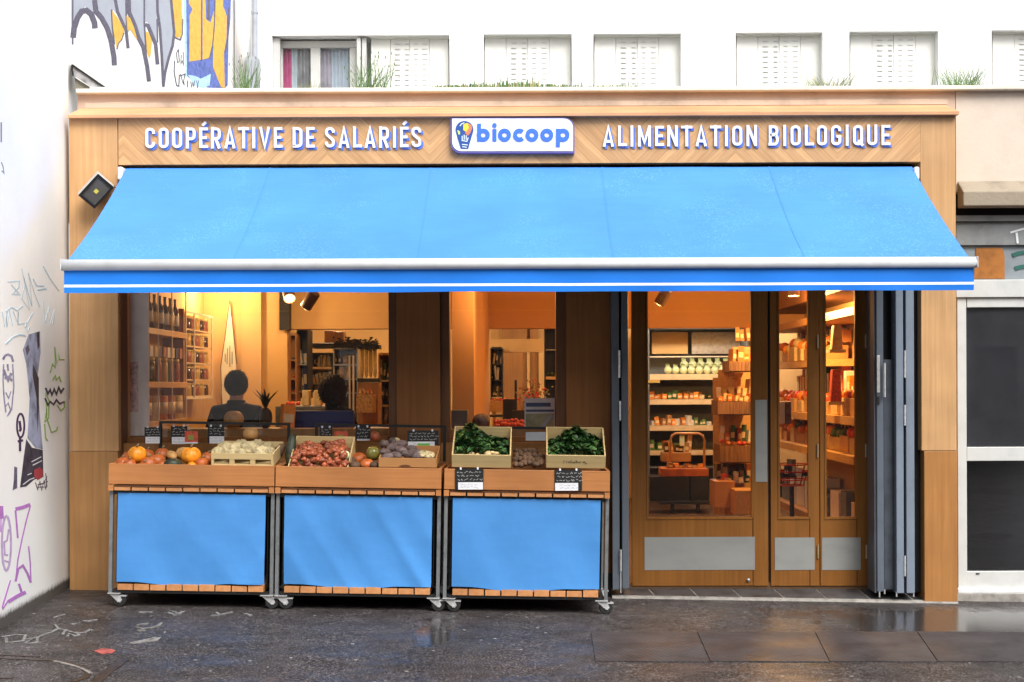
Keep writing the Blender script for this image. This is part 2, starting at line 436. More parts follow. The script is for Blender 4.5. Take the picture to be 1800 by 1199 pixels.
M['potato'] = pm('potato_skin', (.13, .07, .038), .7, 0, .3, 18, .3, 30, rnd_obj=.25)
M['stem'] = flat('dry_stem', (.2, .15, .07), .8)
M['slate'] = flat('slate_card', (.01, .01, .011), .55)
M['paper'] = flat('white_paper', (.68, .68, .7), .7)
M['chalk'] = flat('chalk_white', (.5, .5, .48), .9)
M['redcard'] = pm('red_leaflet', (.55, .09, .045), .5, 0, .3, 60)
M['greencard'] = flat('green_label', (.12, .4, .08), .6)
M['orange'] = pm('orange_fruit', (.75, .25, .03), .5, 0, .2, 20, rnd_obj=.2)
M['tomato'] = pm('red_fruit', (.6, .06, .02), .4, 0, .2, 20, rnd_obj=.25)
M['fennel'] = pm('fennel_bulb', (.6, .68, .42), .45, 0, .15, 14, rnd_obj=.1)
M['stalk'] = flat('fennel_stalk', (.42, .52, .24), .5)
M['fridge'] = flat('fridge_grey', (.13, .14, .145), .5)
M['amber'] = flat('amber_glass', (.07, .025, .006), .2, spec=.7)
M['olive'] = flat('olive_glass', (.16, .14, .03), .2, spec=.7)
M['cap'] = flat('gold_cap', (.6, .45, .15), .35)
M['jar_r'] = flat('red_jar', (.35, .12, .06), .3)
M['jar_y'] = flat('yellow_jar', (.55, .38, .1), .3)
M['bag'] = pm('kraft_bag', (.62, .48, .24), .7, 0, .15, 14)

# ------------------------------------------------------------------ ground
g = MB(); 
S_ = 160
def gp(x, y, dz=0): return (x, y, zg(x) + dz)
xs = [-S_, -40, -10, -3, 0, 3, 10, 40, S_]; ys = [-S_, -40, -12, -6, -2.6, -.2, 1, 20, S_]
vs = [gp(x, y) if abs(x) < 12 else (x, y, zg(12 if x > 0 else -12)) for y in ys for x in xs]
n_ = len(xs)
g.add(vs, [(j * n_ + i, j * n_ + i + 1, (j + 1) * n_ + i + 1, (j + 1) * n_ + i) for j in range(len(ys) - 1) for i in range(n_ - 1)])
ground = g.build('ground', M['asphalt'], local=True); tag(ground, kind='structure')
def gmap(dz0, dz1):
    def fn(u, v, d):
        p = gnd(u, v); return (p.x, p.y, p.z + (dz1 if d == 0 else dz0))
    return fn
def gline(mb, pts, th, dz=.004, mi=0, closed=False):
    # painted or scratched line on the ground; th in metres
    P = [gnd(*p) for p in pts]
    mb.ribbon([(p.x, p.y) for p in P], th, lambda u, v, d: (u, v, zg(u) + (dz if d == 0 else .0005)), mi, closed)
ch = MB()
chalk_px = [
    [(2, 1120), (28, 1116), (45, 1117), (41, 1127), (12, 1130), (10, 1121)], [(45, 1131), (62, 1120), (47, 1124), (66, 1121), (65, 1130), (45, 1132)],
    [(66, 1121), (78, 1116), (90, 1112), (100, 1107), (104, 1105)], [(96, 1098), (103, 1106), (112, 1108), (118, 1107)],
    [(110, 1116), (115, 1109), (127, 1112), (134, 1114), (150, 1112), (158, 1108), (163, 1109)], [(119, 1119), (122, 1115), (132, 1119), (139, 1117), (133, 1112)],
    [(95, 1087), (104, 1083), (114, 1081)], [(146, 1092), (155, 1093), (170, 1090)], [(125, 1098), (140, 1096)],
    [(238, 1103), (250, 1106), (268, 1104), (280, 1100), (284, 1096)], [(240, 1100), (250, 1098), (262, 1097)], [(242, 1109), (256, 1110)],
    [(244, 1077), (255, 1077), (268, 1077)], [(296, 1078), (306, 1082), (315, 1080), (322, 1076)], [(300, 1075), (310, 1078)],
    [(380, 1078), (386, 1082), (395, 1080), (408, 1077)], [(372, 1083), (384, 1084)], [(430, 1080), (440, 1083)]]
for i, p in enumerate(chalk_px):
    gline(ch, p, rnd.uniform(.014, .026), .004 + .0003 * i)
for i in range(5):
    x = 232 + i * 8; gline(ch, [(x, 1132 - i), (x + 7, 1130 - i), (x + 12, 1128 - i * 1.6)], .05, .004 + .0004 * i)
chalk = ch.build('chalk_marks', pm('faded_chalk', (.17, .165, .16), .85, 0, .3, 26, dark=(.04, .038, .036)), ground)
rp = MB()
cc = [(165, 1145), (178, 1141), (196, 1142), (203, 1145), (196, 1149), (178, 1150)]
rp.prism(cc, gmap(.0005, .004)); rp.build('red_paint_patch', pm('worn_red_paint', (.36, .08, .065), .6, 0, .35, 20), ground)
ck = MB()
gline(ck, [(-30, 1156), (20, 1158), (60, 1160), (90, 1161), (120, 1166), (145, 1174), (156, 1183), (150, 1192), (130, 1198), (90, 1206)], .035, .004)
gline(ck, [(218, 1160), (205, 1170), (188, 1182), (172, 1196), (160, 1206)], .06, .0045)
gline(ck, [(-20, 1192), (0, 1192), (22, 1192)], .03, .004)
gline(ck, [(-30, 1150), (10, 1152), (70, 1155)], .02, .0042)
ck.build('asphalt_joint', pm('tar_joint', (.035, .024, .017), .4, 0, .5, 20), ground)
cl = MB()
gline(cl, [(95, 1163), (122, 1169), (147, 1177), (160, 1185)], .022, .0055)
cl.build('joint_edge', pm('pale_edge', (.2, .18, .17), .6, 0, .5, 14), ground)

# ribbed paving covers set in the pavement
def rib_mat():
    m, nt, b = newmat('ribbed_cover')
    v = coords(nt, (1, 1, 1)); sp = nt.nodes.new('ShaderNodeSeparateXYZ'); nt.links.new(v, sp.inputs[0])
    a = math_n(nt, 'FRACT', math_n(nt, 'MULTIPLY', math_n(nt, 'ADD', sp.outputs[0], math_n(nt, 'MULTIPLY', sp.outputs[1], .35)), 26))
    r = math_n(nt, 'PINGPONG', a, .5)
    c = ramp(nt, noise_n(nt, v, 5, 5), [(.3, (.03, .027, .028)), (.7, (.064, .058, .06))])
    c = mixc(nt, 1., c, ramp(nt, r, [(.05, (.75, .72, .7)), (.3, (1.1, 1.08, 1.08))]), 'MULTIPLY')
    nt.links.new(c, b.inputs['Base Color'])
    nt.links.new(ramp(nt, noise_n(nt, v, 2.2, 4), [(.35, (.42, .42, .42)), (.65, (.68, .68, .68))]), b.inputs['Roughness'])
    b.inputs['Specular IOR Level'].default_value = .25; bump(nt, b, r, .22, .006); return m
M['ribbed'] = rib_mat()
jx = [(1038, 1046), (1225, 1248), (1432, 1458), (1612, 1648), (1802, 1846)]
cov_lab = ['ribbed paving cover at the left end of the row, below the last cart', 'ribbed paving cover in front of the wide door leaf',
           'ribbed paving cover in front of the narrow door leaves and the shutter', 'ribbed paving cover in front of the white glass door at the right']
for i in range(4):
    (a0, a1), (b0, b1) = jx[i], jx[i + 1]
    mb = MB()
    q = [gnd(a0 + 1, 1112), gnd(b0 - .3, 1113), gnd(b1 - .3, 1165), gnd(a1 + 1, 1164)]
    mb.add([(p.x, p.y, p.z + z) for z in (.008, -.06) for p in q], [(3, 2, 1, 0), (4, 5, 6, 7), (0, 1, 5, 4), (1, 2, 6, 5), (2, 3, 7, 6), (3, 0, 4, 7)])
    o = mb.build('paving_cover', M['ribbed']); tag(o, cov_lab[i], 'paving cover', 'ribbed covers in the pavement')

# ------------------------------------------------------------------ left boundary wall with graffiti
WA = gnd(122, 1033); WB = gnd(0, 1106)
wd = (WB - WA); wd.z = 0; wd.normalize()            # towards the camera
wn_ = Vector((-wd.y, wd.x, 0)); wn_ = wn_ if wn_.x > 0 else -wn_
W0 = Vector((WA.x, WA.y, 0)) - wd * .02
lw = thing('party_wall', (W0.x, W0.y, zg(W0.x)), 'tall off-white rendered wall covered in tags and torn posters at the left edge', 'wall')
mb = MB()
far = W0 + wd * 5.0
def wpt(p, z): return (p.x, p.y, z)
back0 = W0 - wn_ * .5; back1 = far - wn_ * .5
mb.add([wpt(W0, -.2), wpt(far, -.2), wpt(far, 7.5), wpt(W0, 7.5), wpt(back0, -.2), wpt(back1, -.2), wpt(back1, 7.5), wpt(back0, 7.5)],
       [(0, 1, 2, 3), (5, 4, 7, 6), (1, 5, 6, 2), (4, 0, 3, 7), (3, 2, 6, 7), (4, 5, 1, 0)])
wallm = mb.build('wall', M['left_wall'], lw)
def wmap(base, n, d0=.0004, d1=.0012):
    def fn(u, v, d):
        p = hit(u, v, base, n); return p + n * (d1 if d == 0 else d0)
    return fn
def tagset(name, strokes, mat, th, parent, base, n, dd=.0):
    m = MB()
    for i, st in enumerate(strokes):
        t_ = th
        if isinstance(st[0], (int, float)): t_ = st[0]; st = st[1:]
        m.ribbon(st, t_ * (.78 if base is W0 else .9), wmap(base, n, .0003, .0009 + dd * .3 + .00012 * i))
    return m.build(name, mat, parent)
mags = pm('magenta_spray', (.5, .2, .56), .7, 0, .12, 30); mags_l = pm('pale_magenta_spray', (.55, .4, .62), .7, 0, .15, 30)
tagset('spray_tag', [(9, (-6, 893), (2, 893), (3, 912)), (2.5, (2, 900), (1, 935)),
                     (8, (27, 895), (40, 892), (53, 887)), (3, (53, 890), (46, 915), (38, 950), (31, 985), (27, 1022)), (4, (27, 897), (31, 946)),
                     (5, (27, 1022), (32, 1000), (40, 994), (48, 1008), (54, 1024)), (3, (54, 1024), (53, 990), (50, 960)),
                     (5, (33, 1026), (38, 1042), (45, 1043)), (8, (45, 1041), (30, 1048), (14, 1058)), (3, (14, 1056), (5, 1070), (4, 1066), (18, 1020))],
       mags, 4, lw, W0, wn_)
tagset('spray_ring', [(5,) + tuple((11 + 8 * math.cos(a), 955 + 48 * math.sin(a)) for a in [i * 2 * math.pi / 20 for i in range(21)]),
                      (4, (15, 930), (12, 950), (7, 953), (8, 975), (14, 976)), (3.5, (7, 985), (15, 988))], mags_l, 4, lw, W0, wn_, .001)
grn = pm('green_spray', (.3, .46, .12), .7, 0, .15, 30)
tagset('green_scribble', [[(88, 655), (92, 640), (97, 646), (96, 610), (100, 640), (103, 622), (104, 632), (113, 632)], [(92, 668), (97, 660), (99, 668), (104, 662), (107, 672)],
                          [(82, 720), (78, 742), (85, 735), (86, 705), (80, 690), (82, 735), (90, 760), (99, 757), (101, 750)], [(100, 712), (107, 722), (113, 716), (113, 705)], [(78, 745), (80, 770), (84, 775)]],
       grn, 2.6, lw, W0, wn_, .002)
tagset('ink_tag', [(4, (80, 682), (84, 692), (88, 685), (91, 694), (95, 684), (99, 693), (103, 681), (107, 690), (112, 682)),
                   (3.5, (79, 700), (84, 712), (88, 706), (94, 711), (99, 703), (105, 710), (113, 706))], flat('black_ink', (.06, .05, .08), .7), 2.4, lw, W0, wn_, .003)
blu = pm('faded_blue_spray', (.52, .66, .74), .8, 0, .1, 30)
tagset('faded_scribble', [(3, (13, 496), (34, 494), (33, 505), (22, 517), (34, 518), (20, 500)), (1.8, (38, 472), (44, 500), (38, 525), (52, 545), (42, 488), (56, 538), (50, 480), (62, 520), (70, 540)),
                          (3, (58, 490), (64, 502), (78, 503)), (3.5, (66, 510), (82, 507)), (2.2, (76, 468), (88, 490), (104, 512)),
                          (2, (4, 548), (8, 575), (12, 548), (12, 575), (16, 545), (22, 572), (22, 545), (32, 570), (32, 548), (31, 570), (43, 568)), (3, (10, 548), (20, 540), (30, 546), (40, 538)),
                          (2, (44, 575), (52, 560), (58, 550)), (2.2, (76, 530), (78, 568), (86, 540), (87, 572), (95, 545), (93, 570)), (3.5, (10, 605), (22, 593), (34, 588), (45, 590)), (2, (46, 566), (48, 585), (52, 575))],
       blu, 2, lw, W0, wn_, .0)
# torn posters and pasted pictures (plain stand-ins)
def poster(name, poly, mat, dd, label=None):
    m = MB().prism(poly, wmap(W0, wn_, .0003, .001 + dd * .35)); o = m.build(name, mat, lw)
    if label: o['label'] = label
    return o
pgrey = pm('torn_poster_paper', (.3, .33, .46), .8, 0, .35, 9); pdark = pm('dark_poster_ink', (.05, .045, .07), .7, 0, .4, 12)
poster('torn_poster', [(50, 588), (70, 582), (71, 620), (66, 660), (69, 720), (75, 790), (62, 787), (48, 770), (52, 700), (46, 640), (40, 615)], pgrey, 0, 'torn blue-grey poster')
poster('poster_foot', [(46, 772), (56, 787), (75, 791), (76, 838), (60, 843), (46, 855), (35, 857), (42, 800)], pdark, .001, 'dark purple torn poster foot')
poster('poster_figure', [(62, 650), (68, 665), (68, 700), (67, 740), (66, 758), (64, 700), (57, 660), (58, 640)], flat('poster_black', (.035, .03, .045), .7), .0015)
poster('poster_figure', [(64, 585), (69, 583), (69, 608), (66, 615)], flat('poster_black_b', (.03, .027, .045), .7), .0015)
poster('poster_figure', [(44, 612), (49, 605), (52, 615), (47, 626)], flat('poster_violet', (.09, .07, .13), .7), .0015)
poster('sticker', [(60, 826), (70, 821), (76, 828), (74, 839), (66, 844), (60, 838)], flat('red_sticker', (.42, .05, .07), .6), .002)
tagset('poster_print', [(2, (55, 812), (72, 803)), (2, (57, 818), (73, 810)), (2, (40, 852), (52, 843), (60, 840)), (2, (48, 835), (55, 832))], M['paper'], 2, lw, W0, wn_, .004)
tagset('sticker_scribble', [(1.6, (62, 848), (66, 861), (70, 846), (73, 862), (77, 845), (80, 860), (82, 838), (76, 850), (66, 852), (84, 846)), (1.5, (64, 856), (82, 856), (80, 832))], flat('scribble_ink', (.1, .08, .1), .7), 2, lw, W0, wn_, .004)
inkp = pm('pasted_print_ink', (.3, .28, .4), .8, 0, .3, 30, dark=(.1, .09, .16))
tagset('pasted_print', [(5, (5, 632), (9, 625), (14, 623), (20, 626), (23, 636)), (6, (6, 650), (10, 660), (14, 668), (20, 656)), (5, (8, 665), (16, 662), (21, 670)), (3, (6, 640), (5, 670), (7, 700), (10, 725)),
                        (3, (22, 640), (24, 680), (20, 720), (14, 730)), (2.5, (10, 690), (15, 700), (19, 688)), (2, (9, 715), (14, 708), (18, 720), (12, 732)), (4, (13, 640), (14, 652))], inkp, 3, lw, W0, wn_, .001)
tagset('stencil', [(4,) + tuple((36 + 6.5 * math.cos(a), 748 + 21 * math.sin(a)) for a in [i * 2 * math.pi / 18 for i in range(19)]),
                   (5, (35, 768), (35, 793)), (5, (31, 776), (40, 774)), (5, (34, 740), (36, 755), (34, 758))], flat('stencil_ink', (.05, .02, .08), .7), 4, lw, W0, wn_, .003)
poster('poster_scrap', [(25, 820), (30, 822), (30, 858), (22, 862), (24, 845)], pm('scrap_ink', (.12, .1, .16), .8, 0, .5, 14), .0)
tagset('faint_mark', [(3, (2, 215), (2, 250)), (2, (2, 285), (5, 292), (7, 305), (3, 300))], flat('mark_ink', (.2, .2, .22), .8), 3, lw, W0, wn_)

# ------------------------------------------------------------------ side wall behind with big graffiti letters
SA = at(122, 100, .5); SB = at(414, 100, 4.02)
sd = (SB - SA); sd.z = 0; sd.normalize(); sn = Vector((sd.y, -sd.x, 0)); sn = sn if sn.x > 0 else -sn
S0 = Vector((SA.x, SA.y, 0))
gw = thing('gable_wall', (S0.x, S0.y, 3.7), 'white gable wall with large painted graffiti letters above the roof', 'wall')
mb = MB(); a = S0 - sd * .3; b_ = Vector((SB.x, SB.y, 0)); ab = a - sn * .3; bb = b_ - sn * .3
mb.add([wpt(a, 3.0), wpt(b_, 3.0), wpt(b_, 8), wpt(a, 8), wpt(ab, 3.0), wpt(bb, 3.0), wpt(bb, 8), wpt(ab, 8)],
       [(0, 3, 2, 1), (5, 6, 7, 4), (1, 2, 6, 5), (4, 7, 3, 0), (3, 7, 6, 2), (4, 0, 1, 5)])
mb.build('wall', M['white_wall'], gw)
def gpoly(name, poly, mat, dd): return MB().prism(poly, wmap(S0, sn, .0003, .001 + dd * .4)).build(name, mat, gw)
def c2(l): return [(120 + x / 6.0, y / 6.0) for x, y in l]
lav = pm('pale_letter_fill', (.4, .43, .51), .8, 0, .04, 9); out = pm('letter_outline', (.13, .12, .17), .8, 0, .25, 60); yel = pm('yellow_letter_fill', (.78, .45, .09), .8, 0, .12, 20)
blu2 = pm('blue_letter_shade', (.13, .18, .5), .8, 0, .2, 20); cya = pm('cyan_letter_glow', (.45, .68, .88), .8, 0, .12, 20)
gpoly('letter_fill', c2([(30, -260), (30, 330), (60, 230), (110, 130), (180, 70), (250, 130), (280, 190), (280, 100), (330, 120), (400, 230), (440, 320), (470, 480), (470, 100), (520, 160), (600, 310), (640, 340), (610, 150), (640, 130), (700, 250), (790, 470), (830, 600), (810, 230), (840, 240), (900, 370), (935, 470), (930, 100), (960, 200), (980, 500), (1000, 860), (1090, 560), (1120, 400), (1100, 220), (1060, -260)]), lav, 0)
def gout(pts, th, dd=.004): return (th,) + tuple(c2(pts))
tagset('letter_outline', [gout([(45, -260), (45, 470)], 3), gout([(50, 400), (60, 300), (95, 190), (140, 120), (190, 110), (240, 150), (275, 240), (280, 300)], 11), gout([(275, 0), (290, 120), (350, 190), (410, 300), (450, 430), (480, 600), (485, 690)], 10),
                          gout([(445, -240), (520, 130), (580, 260), (610, 330), (630, 510)], 6), gout([(455, 100), (465, 300), (485, 470)], 3), gout([(600, -240), (610, 150), (615, 320)], 3), gout([(625, -240), (640, 130), (700, 270), (740, 400), (790, 500), (830, 700), (850, 860)], 8),
                          gout([(800, -240), (800, 250), (820, 560)], 3), gout([(810, 260), (840, 270), (880, 370), (920, 470), (940, 680)], 7), gout([(930, -240), (940, 120), (965, 300), (985, 600), (1000, 900)], 5), gout([(935, 200), (940, 450)], 2.5), gout([(1060, -240), (1100, 180), (1115, 340), (1100, 480), (1060, 600), (1020, 760), (1000, 915)], 5),
                          gout([(585, 345), (560, 420), (525, 460), (512, 520)], 2.2), gout([(1120, 390), (1140, 405), (1180, 420), (1200, 360), (1205, 200)], 2.4)], out, 4, gw, S0, sn, .003)
for p in ([(460, 110), (520, 190), (590, 320), (560, 410), (520, 460), (510, 510), (470, 300)], [(610, 165), (650, 190), (690, 290), (725, 420), (700, 390), (660, 320), (622, 320)], [(815, 330), (850, 350), (880, 430), (870, 560), (855, 620), (830, 560)],
          [(1060, -260), (1200, -260), (1195, 120), (1208, 300), (1190, 390), (1130, 395), (1120, 250), (1100, 150)]):
    gpoly('letter_patch', c2(p), yel, .0045)
gpoly('letter_shade', c2([(1240, -260), (1720, -260), (1710, 200), (1690, 400), (1680, 900), (1650, 930), (1480, 925), (1360, 900), (1250, 800)]), blu2, .0)
gpoly('letter_glow', c2([(1210, -260), (1238, -260), (1248, 500), (1250, 820), (1235, 840), (1225, 500)]), cya, .002)
gpoly('letter_glow', c2([(1260, 790), (1330, 800), (1400, 830), (1500, 780), (1490, 900), (1420, 930), (1330, 900)]), cya, .003)
for p in ([(1280, -260), (1400, -260), (1400, 630), (1275, 650), (1280, 160), (1310, 100), (1270, 40)], [(1415, -260), (1440, -260), (1450, 200), (1500, 240), (1540, 100), (1545, -260), (1640, -260), (1630, 60), (1670, 170), (1668, 400), (1640, 560), (1650, 930), (1610, 920), (1525, 710), (1530, 470), (1490, 610), (1415, 630)]):
    gpoly('letter_patch', c2(p), yel, .0035)
tagset('letter_outline', [gout([(1405, -240), (1403, 640)], 2.4), gout([(1550, -240), (1540, 250), (1520, 480), (1485, 620)], 2.4), gout([(1690, 80), (1680, 420), (1650, 560)], 2.6), gout([(1480, -240), (1478, 210)], 4)], out, 3, gw, S0, sn, .006)
tagset('signature', [gout([(1160, 520), (1140, 560), (1150, 660), (1170, 650), (1160, 520)], 1.3), gout([(1190, 580), (1185, 680), (1200, 640), (1215, 690), (1210, 550)], 1.3), gout([(1120, 640), (1115, 760), (1140, 900), (1165, 910), (1170, 790)], 1.6), gout([(1180, 780), (1210, 880), (1230, 780), (1180, 800)], 1.5), gout([(1215, 860), (1222, 900)], 1.3),
                     gout([(1255, 850), (1258, 920)], 1.3), gout([(1290, 860), (1300, 920), (1312, 870), (1322, 915), (1332, 850)], 1.2), gout([(1350, 850), (1362, 910), (1372, 850)], 1.2), gout([(1362, 905), (1360, 930)], 1.2)], flat('signature_ink', (.06, .06, .1), .8), 1.3, gw, S0, sn, .006)
# slanted coping of a low wall in front of the gable
cp = MB()
p = [(126, 115), (133, 119), (182, 153), (160, 153), (130, 133)]
cp.prism(p, lambda u, v, d: at(u, v, .42 + .12 * d))
rk = MB().prism([(131, 136), (158, 153), (158, 170), (134, 170)], lambda u, v, d: at(u, v, .45 + .1 * d))
rt = thing('sloping_coping', at(150, 170, .45), 'dark edged sloping coping at the left end of the shop roof', 'coping')
cp.build('coping', pm('grey_coping', (.38, .37, .38), .6, 0, .3, 12), rt); rk.build('rubble', plaster('rubble_infill', (.3, .28, .22), amt=.5, bmp=.8), rt)
e = MB().prism([(125, 114), (128, 113), (186, 153), (179, 153)], lambda u, v, d: at(u, v, .41 + .14 * d)); e.prism([(125, 114), (128, 118), (130, 134), (127, 134)], lambda u, v, d: at(u, v, .4 + .13 * d))
e.build('edge_strip', M['black'], rt)

# ------------------------------------------------------------------ white building set back above the shop roof
BY = 4.0
wb = thing('apartment_building', (at(1100, 160, BY).x, BY, 3.6), 'white rendered apartment block with shuttered windows set back above the shop roof', 'building')
wins = [(478, 790, 62), (850, 1005, 60), (1043, 1197, 59), (1293, 1446, 57), (1493, 1649, 55), (1743, 1900, 53)]
mb = MB()
zt = 8.0; zb = 3.0; x0 = at(408, 100, BY).x
sill_y = 178
edges = []
for (a, b, y) in wins:
    c = at((a + b) / 2, y, BY); hw = (b - a) / 2 * T(BY); edges.append((c.x - hw, c.x + hw, c.z))
cx = x0
for (l, r, z) in edges:
    mb.box(cx, BY, zb, l, BY + .3, zt); cx = r
    mb.box(l, BY, z, r, BY + .3, zt); mb.box(l, BY, zb, r, BY + .3, at(900, sill_y, BY).z)
mb.box(cx, BY, zb, cx + 4, BY + .3, zt)
mb.box(x0, BY + .3, zb, cx + 4, BY + 6, zt)
mb.build('wall', M['white_wall'], wb)
def shutter_leafs(a, b, ytop, Yd):
    m = MB(); c = at((a + b) / 2, ytop, Yd); W = (b - a) * T(Yd); z1 = c.z; z0 = at(900, sill_y - 2, Yd).z
    nleaf = 4; lw_ = W / nleaf
    for k in range(nleaf):
        xx = c.x - W / 2 + k * lw_
        m.box(xx + .002, Yd + (.004 if k % 2 else 0), z0, xx + lw_ - .002, Yd + .03, z1)
    m.box(c.x - W / 2 - .01, Yd - .035, z1, c.x + W / 2 + .01, Yd + .05, z1 + .035)
    s = m
    for k, fx in enumerate((.32, .44, .555, .67)):
        xx = c.x - W / 2 + fx * W + .02
        for j in range(10):
            zz = z1 - .055 - j * .055
            if zz < z0: break
            hw = .038 if k in (0, 3) else .028
            s.box(xx - hw * .75, Yd - .006, zz - .006, xx + hw * .75, Yd + .001, zz + .006, 1)
    m.build('shutter', [M['ivory'], M['slot']], wb)
for i, (a, b, y) in enumerate(wins):
    if i == 0: a = 652
    shutter_leafs(a + 1.5 if i else a, b - 1.5, y + 6, BY + .1)
# open double window at the left
fr = MB()
fr.pbox(480, 66, 492, 176, BY + .05, BY + .12); fr.pbox(627, 66, 634, 176, BY + .03, BY + .14); fr.pbox(636, 66, 644, 176, BY + .05, BY + .13)
fr.pbox(492, 72, 627, 84, BY + .14, BY + .2); fr.pbox(492, 84, 497, 176, BY + .14, BY + .2); fr.pbox(546, 84, 563, 176, BY + .14, BY + .2); fr.pbox(615, 84, 627, 176, BY + .14, BY + .2)
wf = fr.build('window', M['white_pvc'], wb, bevel=.004)
MB().pbox(497, 84, 546, 176, BY + .165, BY + .171).pbox(563, 84, 615, 176, BY + .165, BY + .171).build('pane', M['glass'], wf)
cu = MB()
for a, b, mi in ((497, 513, 0), (513, 522, 1), (522, 546, 2), (563, 583, 3), (583, 615, 4)):
    n = max(3, int((b - a) / 3))
    for k in range(n):
        u0 = a + (b - a) * k / n; u1 = a + (b - a) * (k + 1) / n; dy = .012 if k % 2 else 0
        cu.pbox(u0, 80, u1, 178, BY + .215 + dy, BY + .235 + dy, mi)
cu.build('curtain', [flat('pink_curtain', (.6, .1, .27), .8), flat('pale_blue_curtain', (.55, .66, .72), .8), pm('grey_curtain', (.36, .37, .39), .8, 0, .2, 5), pm('mauve_curtain', (.5, .47, .55), .8, 0, .2, 5), flat('blue_grey_curtain', (.52, .61, .7), .8)], wf)
# downpipe
dp = MB().tube([at(448, -60, BY - .12), at(448, 104, BY - .12)], .03, 12).tube([at(448, 20, BY - .12), at(448, 24, BY - .12)], .036, 12)
dp.box(at(448, 104, BY).x - .06, BY - .18, 3.9, at(448, 104, BY).x + .06, BY - .02, at(448, 104, BY).z - .02)
o = dp.build('downpipe', pm('grey_zinc_pipe', (.4, .44, .5), .4, .2, .1, 5), wb, smooth=False)
cy = MB().tube([at(427, -60, BY - .05), at(427, 170, BY - .05)], .085, 16); cy.build('corner_post', M['white_wall'], wb, smooth=True)

# ------------------------------------------------------------------ the shop building
XL = at(122, 600, 0).x; XR = at(1680, 600, 0).x
shop = thing('shop_building', ((XL + XR) / 2, 0, 0), 'one storey shop with a wooden front, display windows and glazed doors', 'shop')
mb = MB()
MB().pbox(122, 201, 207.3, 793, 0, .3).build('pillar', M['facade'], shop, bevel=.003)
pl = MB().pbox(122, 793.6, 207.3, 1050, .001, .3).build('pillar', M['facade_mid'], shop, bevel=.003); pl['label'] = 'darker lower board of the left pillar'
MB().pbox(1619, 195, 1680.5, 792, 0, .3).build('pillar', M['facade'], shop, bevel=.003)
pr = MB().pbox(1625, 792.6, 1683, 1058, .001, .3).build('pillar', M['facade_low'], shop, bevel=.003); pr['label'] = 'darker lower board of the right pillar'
MB().pbox(208, 197.5, 1618, 287, .002, .12).build('fascia', M['veneer'], shop)
# sloping wooden cornice
zc = at(900, 199, -.05).z; zc2 = at(900, 187, .2).z
xl = at(119, 199, -.05).x; xr = at(1686, 199, -.05).x
mb = MB(); rl = math.tan(ROLL)
mb.add([(xl, -.05, zc - .022), (xr, -.05, zc - .022), (xr, -.05, zc), (xl, -.05, zc), (xl + .02, .2, zc2), (xr - .02, .2, zc2), (xl, .2, zc - .022), (xr, .2, zc - .022)],
       [(0, 1, 2, 3), (3, 2, 5, 4), (4, 5, 7, 6), (6, 7, 1, 0), (0, 3, 4, 6), (1, 7, 5, 2)])
mb.build('cornice', M['cornice'], shop)
def cmap(u, v, d):
    p = at(u, v, .2); return (p.x, .196 - .004 * (1 - d), p.z)
wash = MB(); rg = random.Random(2); up = []; dn = []
for i in range(80):
    x = 150 + 1515 * i / 79; e = 5 * noise.noise(Vector((x * .012, 1, 0)))
    up.append((x, 178.5 - (x - 900) * .0042 - abs(e) * .7)); dn.append((x, 187 - (x - 900) * .0042))
for i in range(79): wash.prism([up[i], up[i + 1], dn[i + 1], dn[i]], cmap)
wash.build('flashing', plaster('pale_flashing', (.62, .49, .38), amt=.35), shop)
# parapet band and coping behind the cornice
MB().pbox(136, 158, 1679, 196, .2, .5).build('parapet', M['stone'], shop)
MB().pbox(133, 152.5, 1900, 160, .14, .55).build('coping', M['coping'], shop, bevel=.006)
MB().box(XL, .5, 3.55, XR + 4, BY, 3.72).build('roof', M['roof'], shop)
# awning slot
MB().pbox(208, 287.5, 1618, 340, .22, .3).build('awning_recess', M['black'], shop)
# windows
GY = .2
MB().pbox(208, 290, 213.5, 800, .06, .21).build('jamb', M['door_dark'], shop)
MB().pbox(683, 330, 697, 800, .15, .3).pbox(774.5, 330, 790, 800, .15, .3).build('jamb', M['door_dark'], shop)
MB().pbox(697.3, 330, 774.2, 1050, .13, .3).build('pilaster', M['brown'], shop, bevel=.003)
MB().pbox(977, 330, 995, 800, .15, .3).build('jamb', M['door_dark'], shop)
MB().pbox(995.3, 330, 1073, 1050, .13, .3).build('pilaster', M['brown'], shop, bevel=.003)
for (a, b) in ((223, 683), (790, 977)):
    f = MB().pbox(a, 768, b, 778, GY - .02, GY + .05)
    wo = f.build('window', M['brown'], shop)
    MB().pbox(a, 330, b, 768, GY, GY + .008).build('pane', M['glass'], wo)
MB().pbox(209, 778.5, 696.5, 1050, .1, .3).pbox(775, 778.5, 994.5, 1050, .1, .3).build('stall_riser', M['facade_low'], shop)
m = MB(); m.box(at(210, 1000, .1).x, .085, -.2, at(1074, 1000, .1).x, .099, .16); m.build('shade_strip', M['black'], shop)  # black strip that paints in the deep shade behind and under the carts
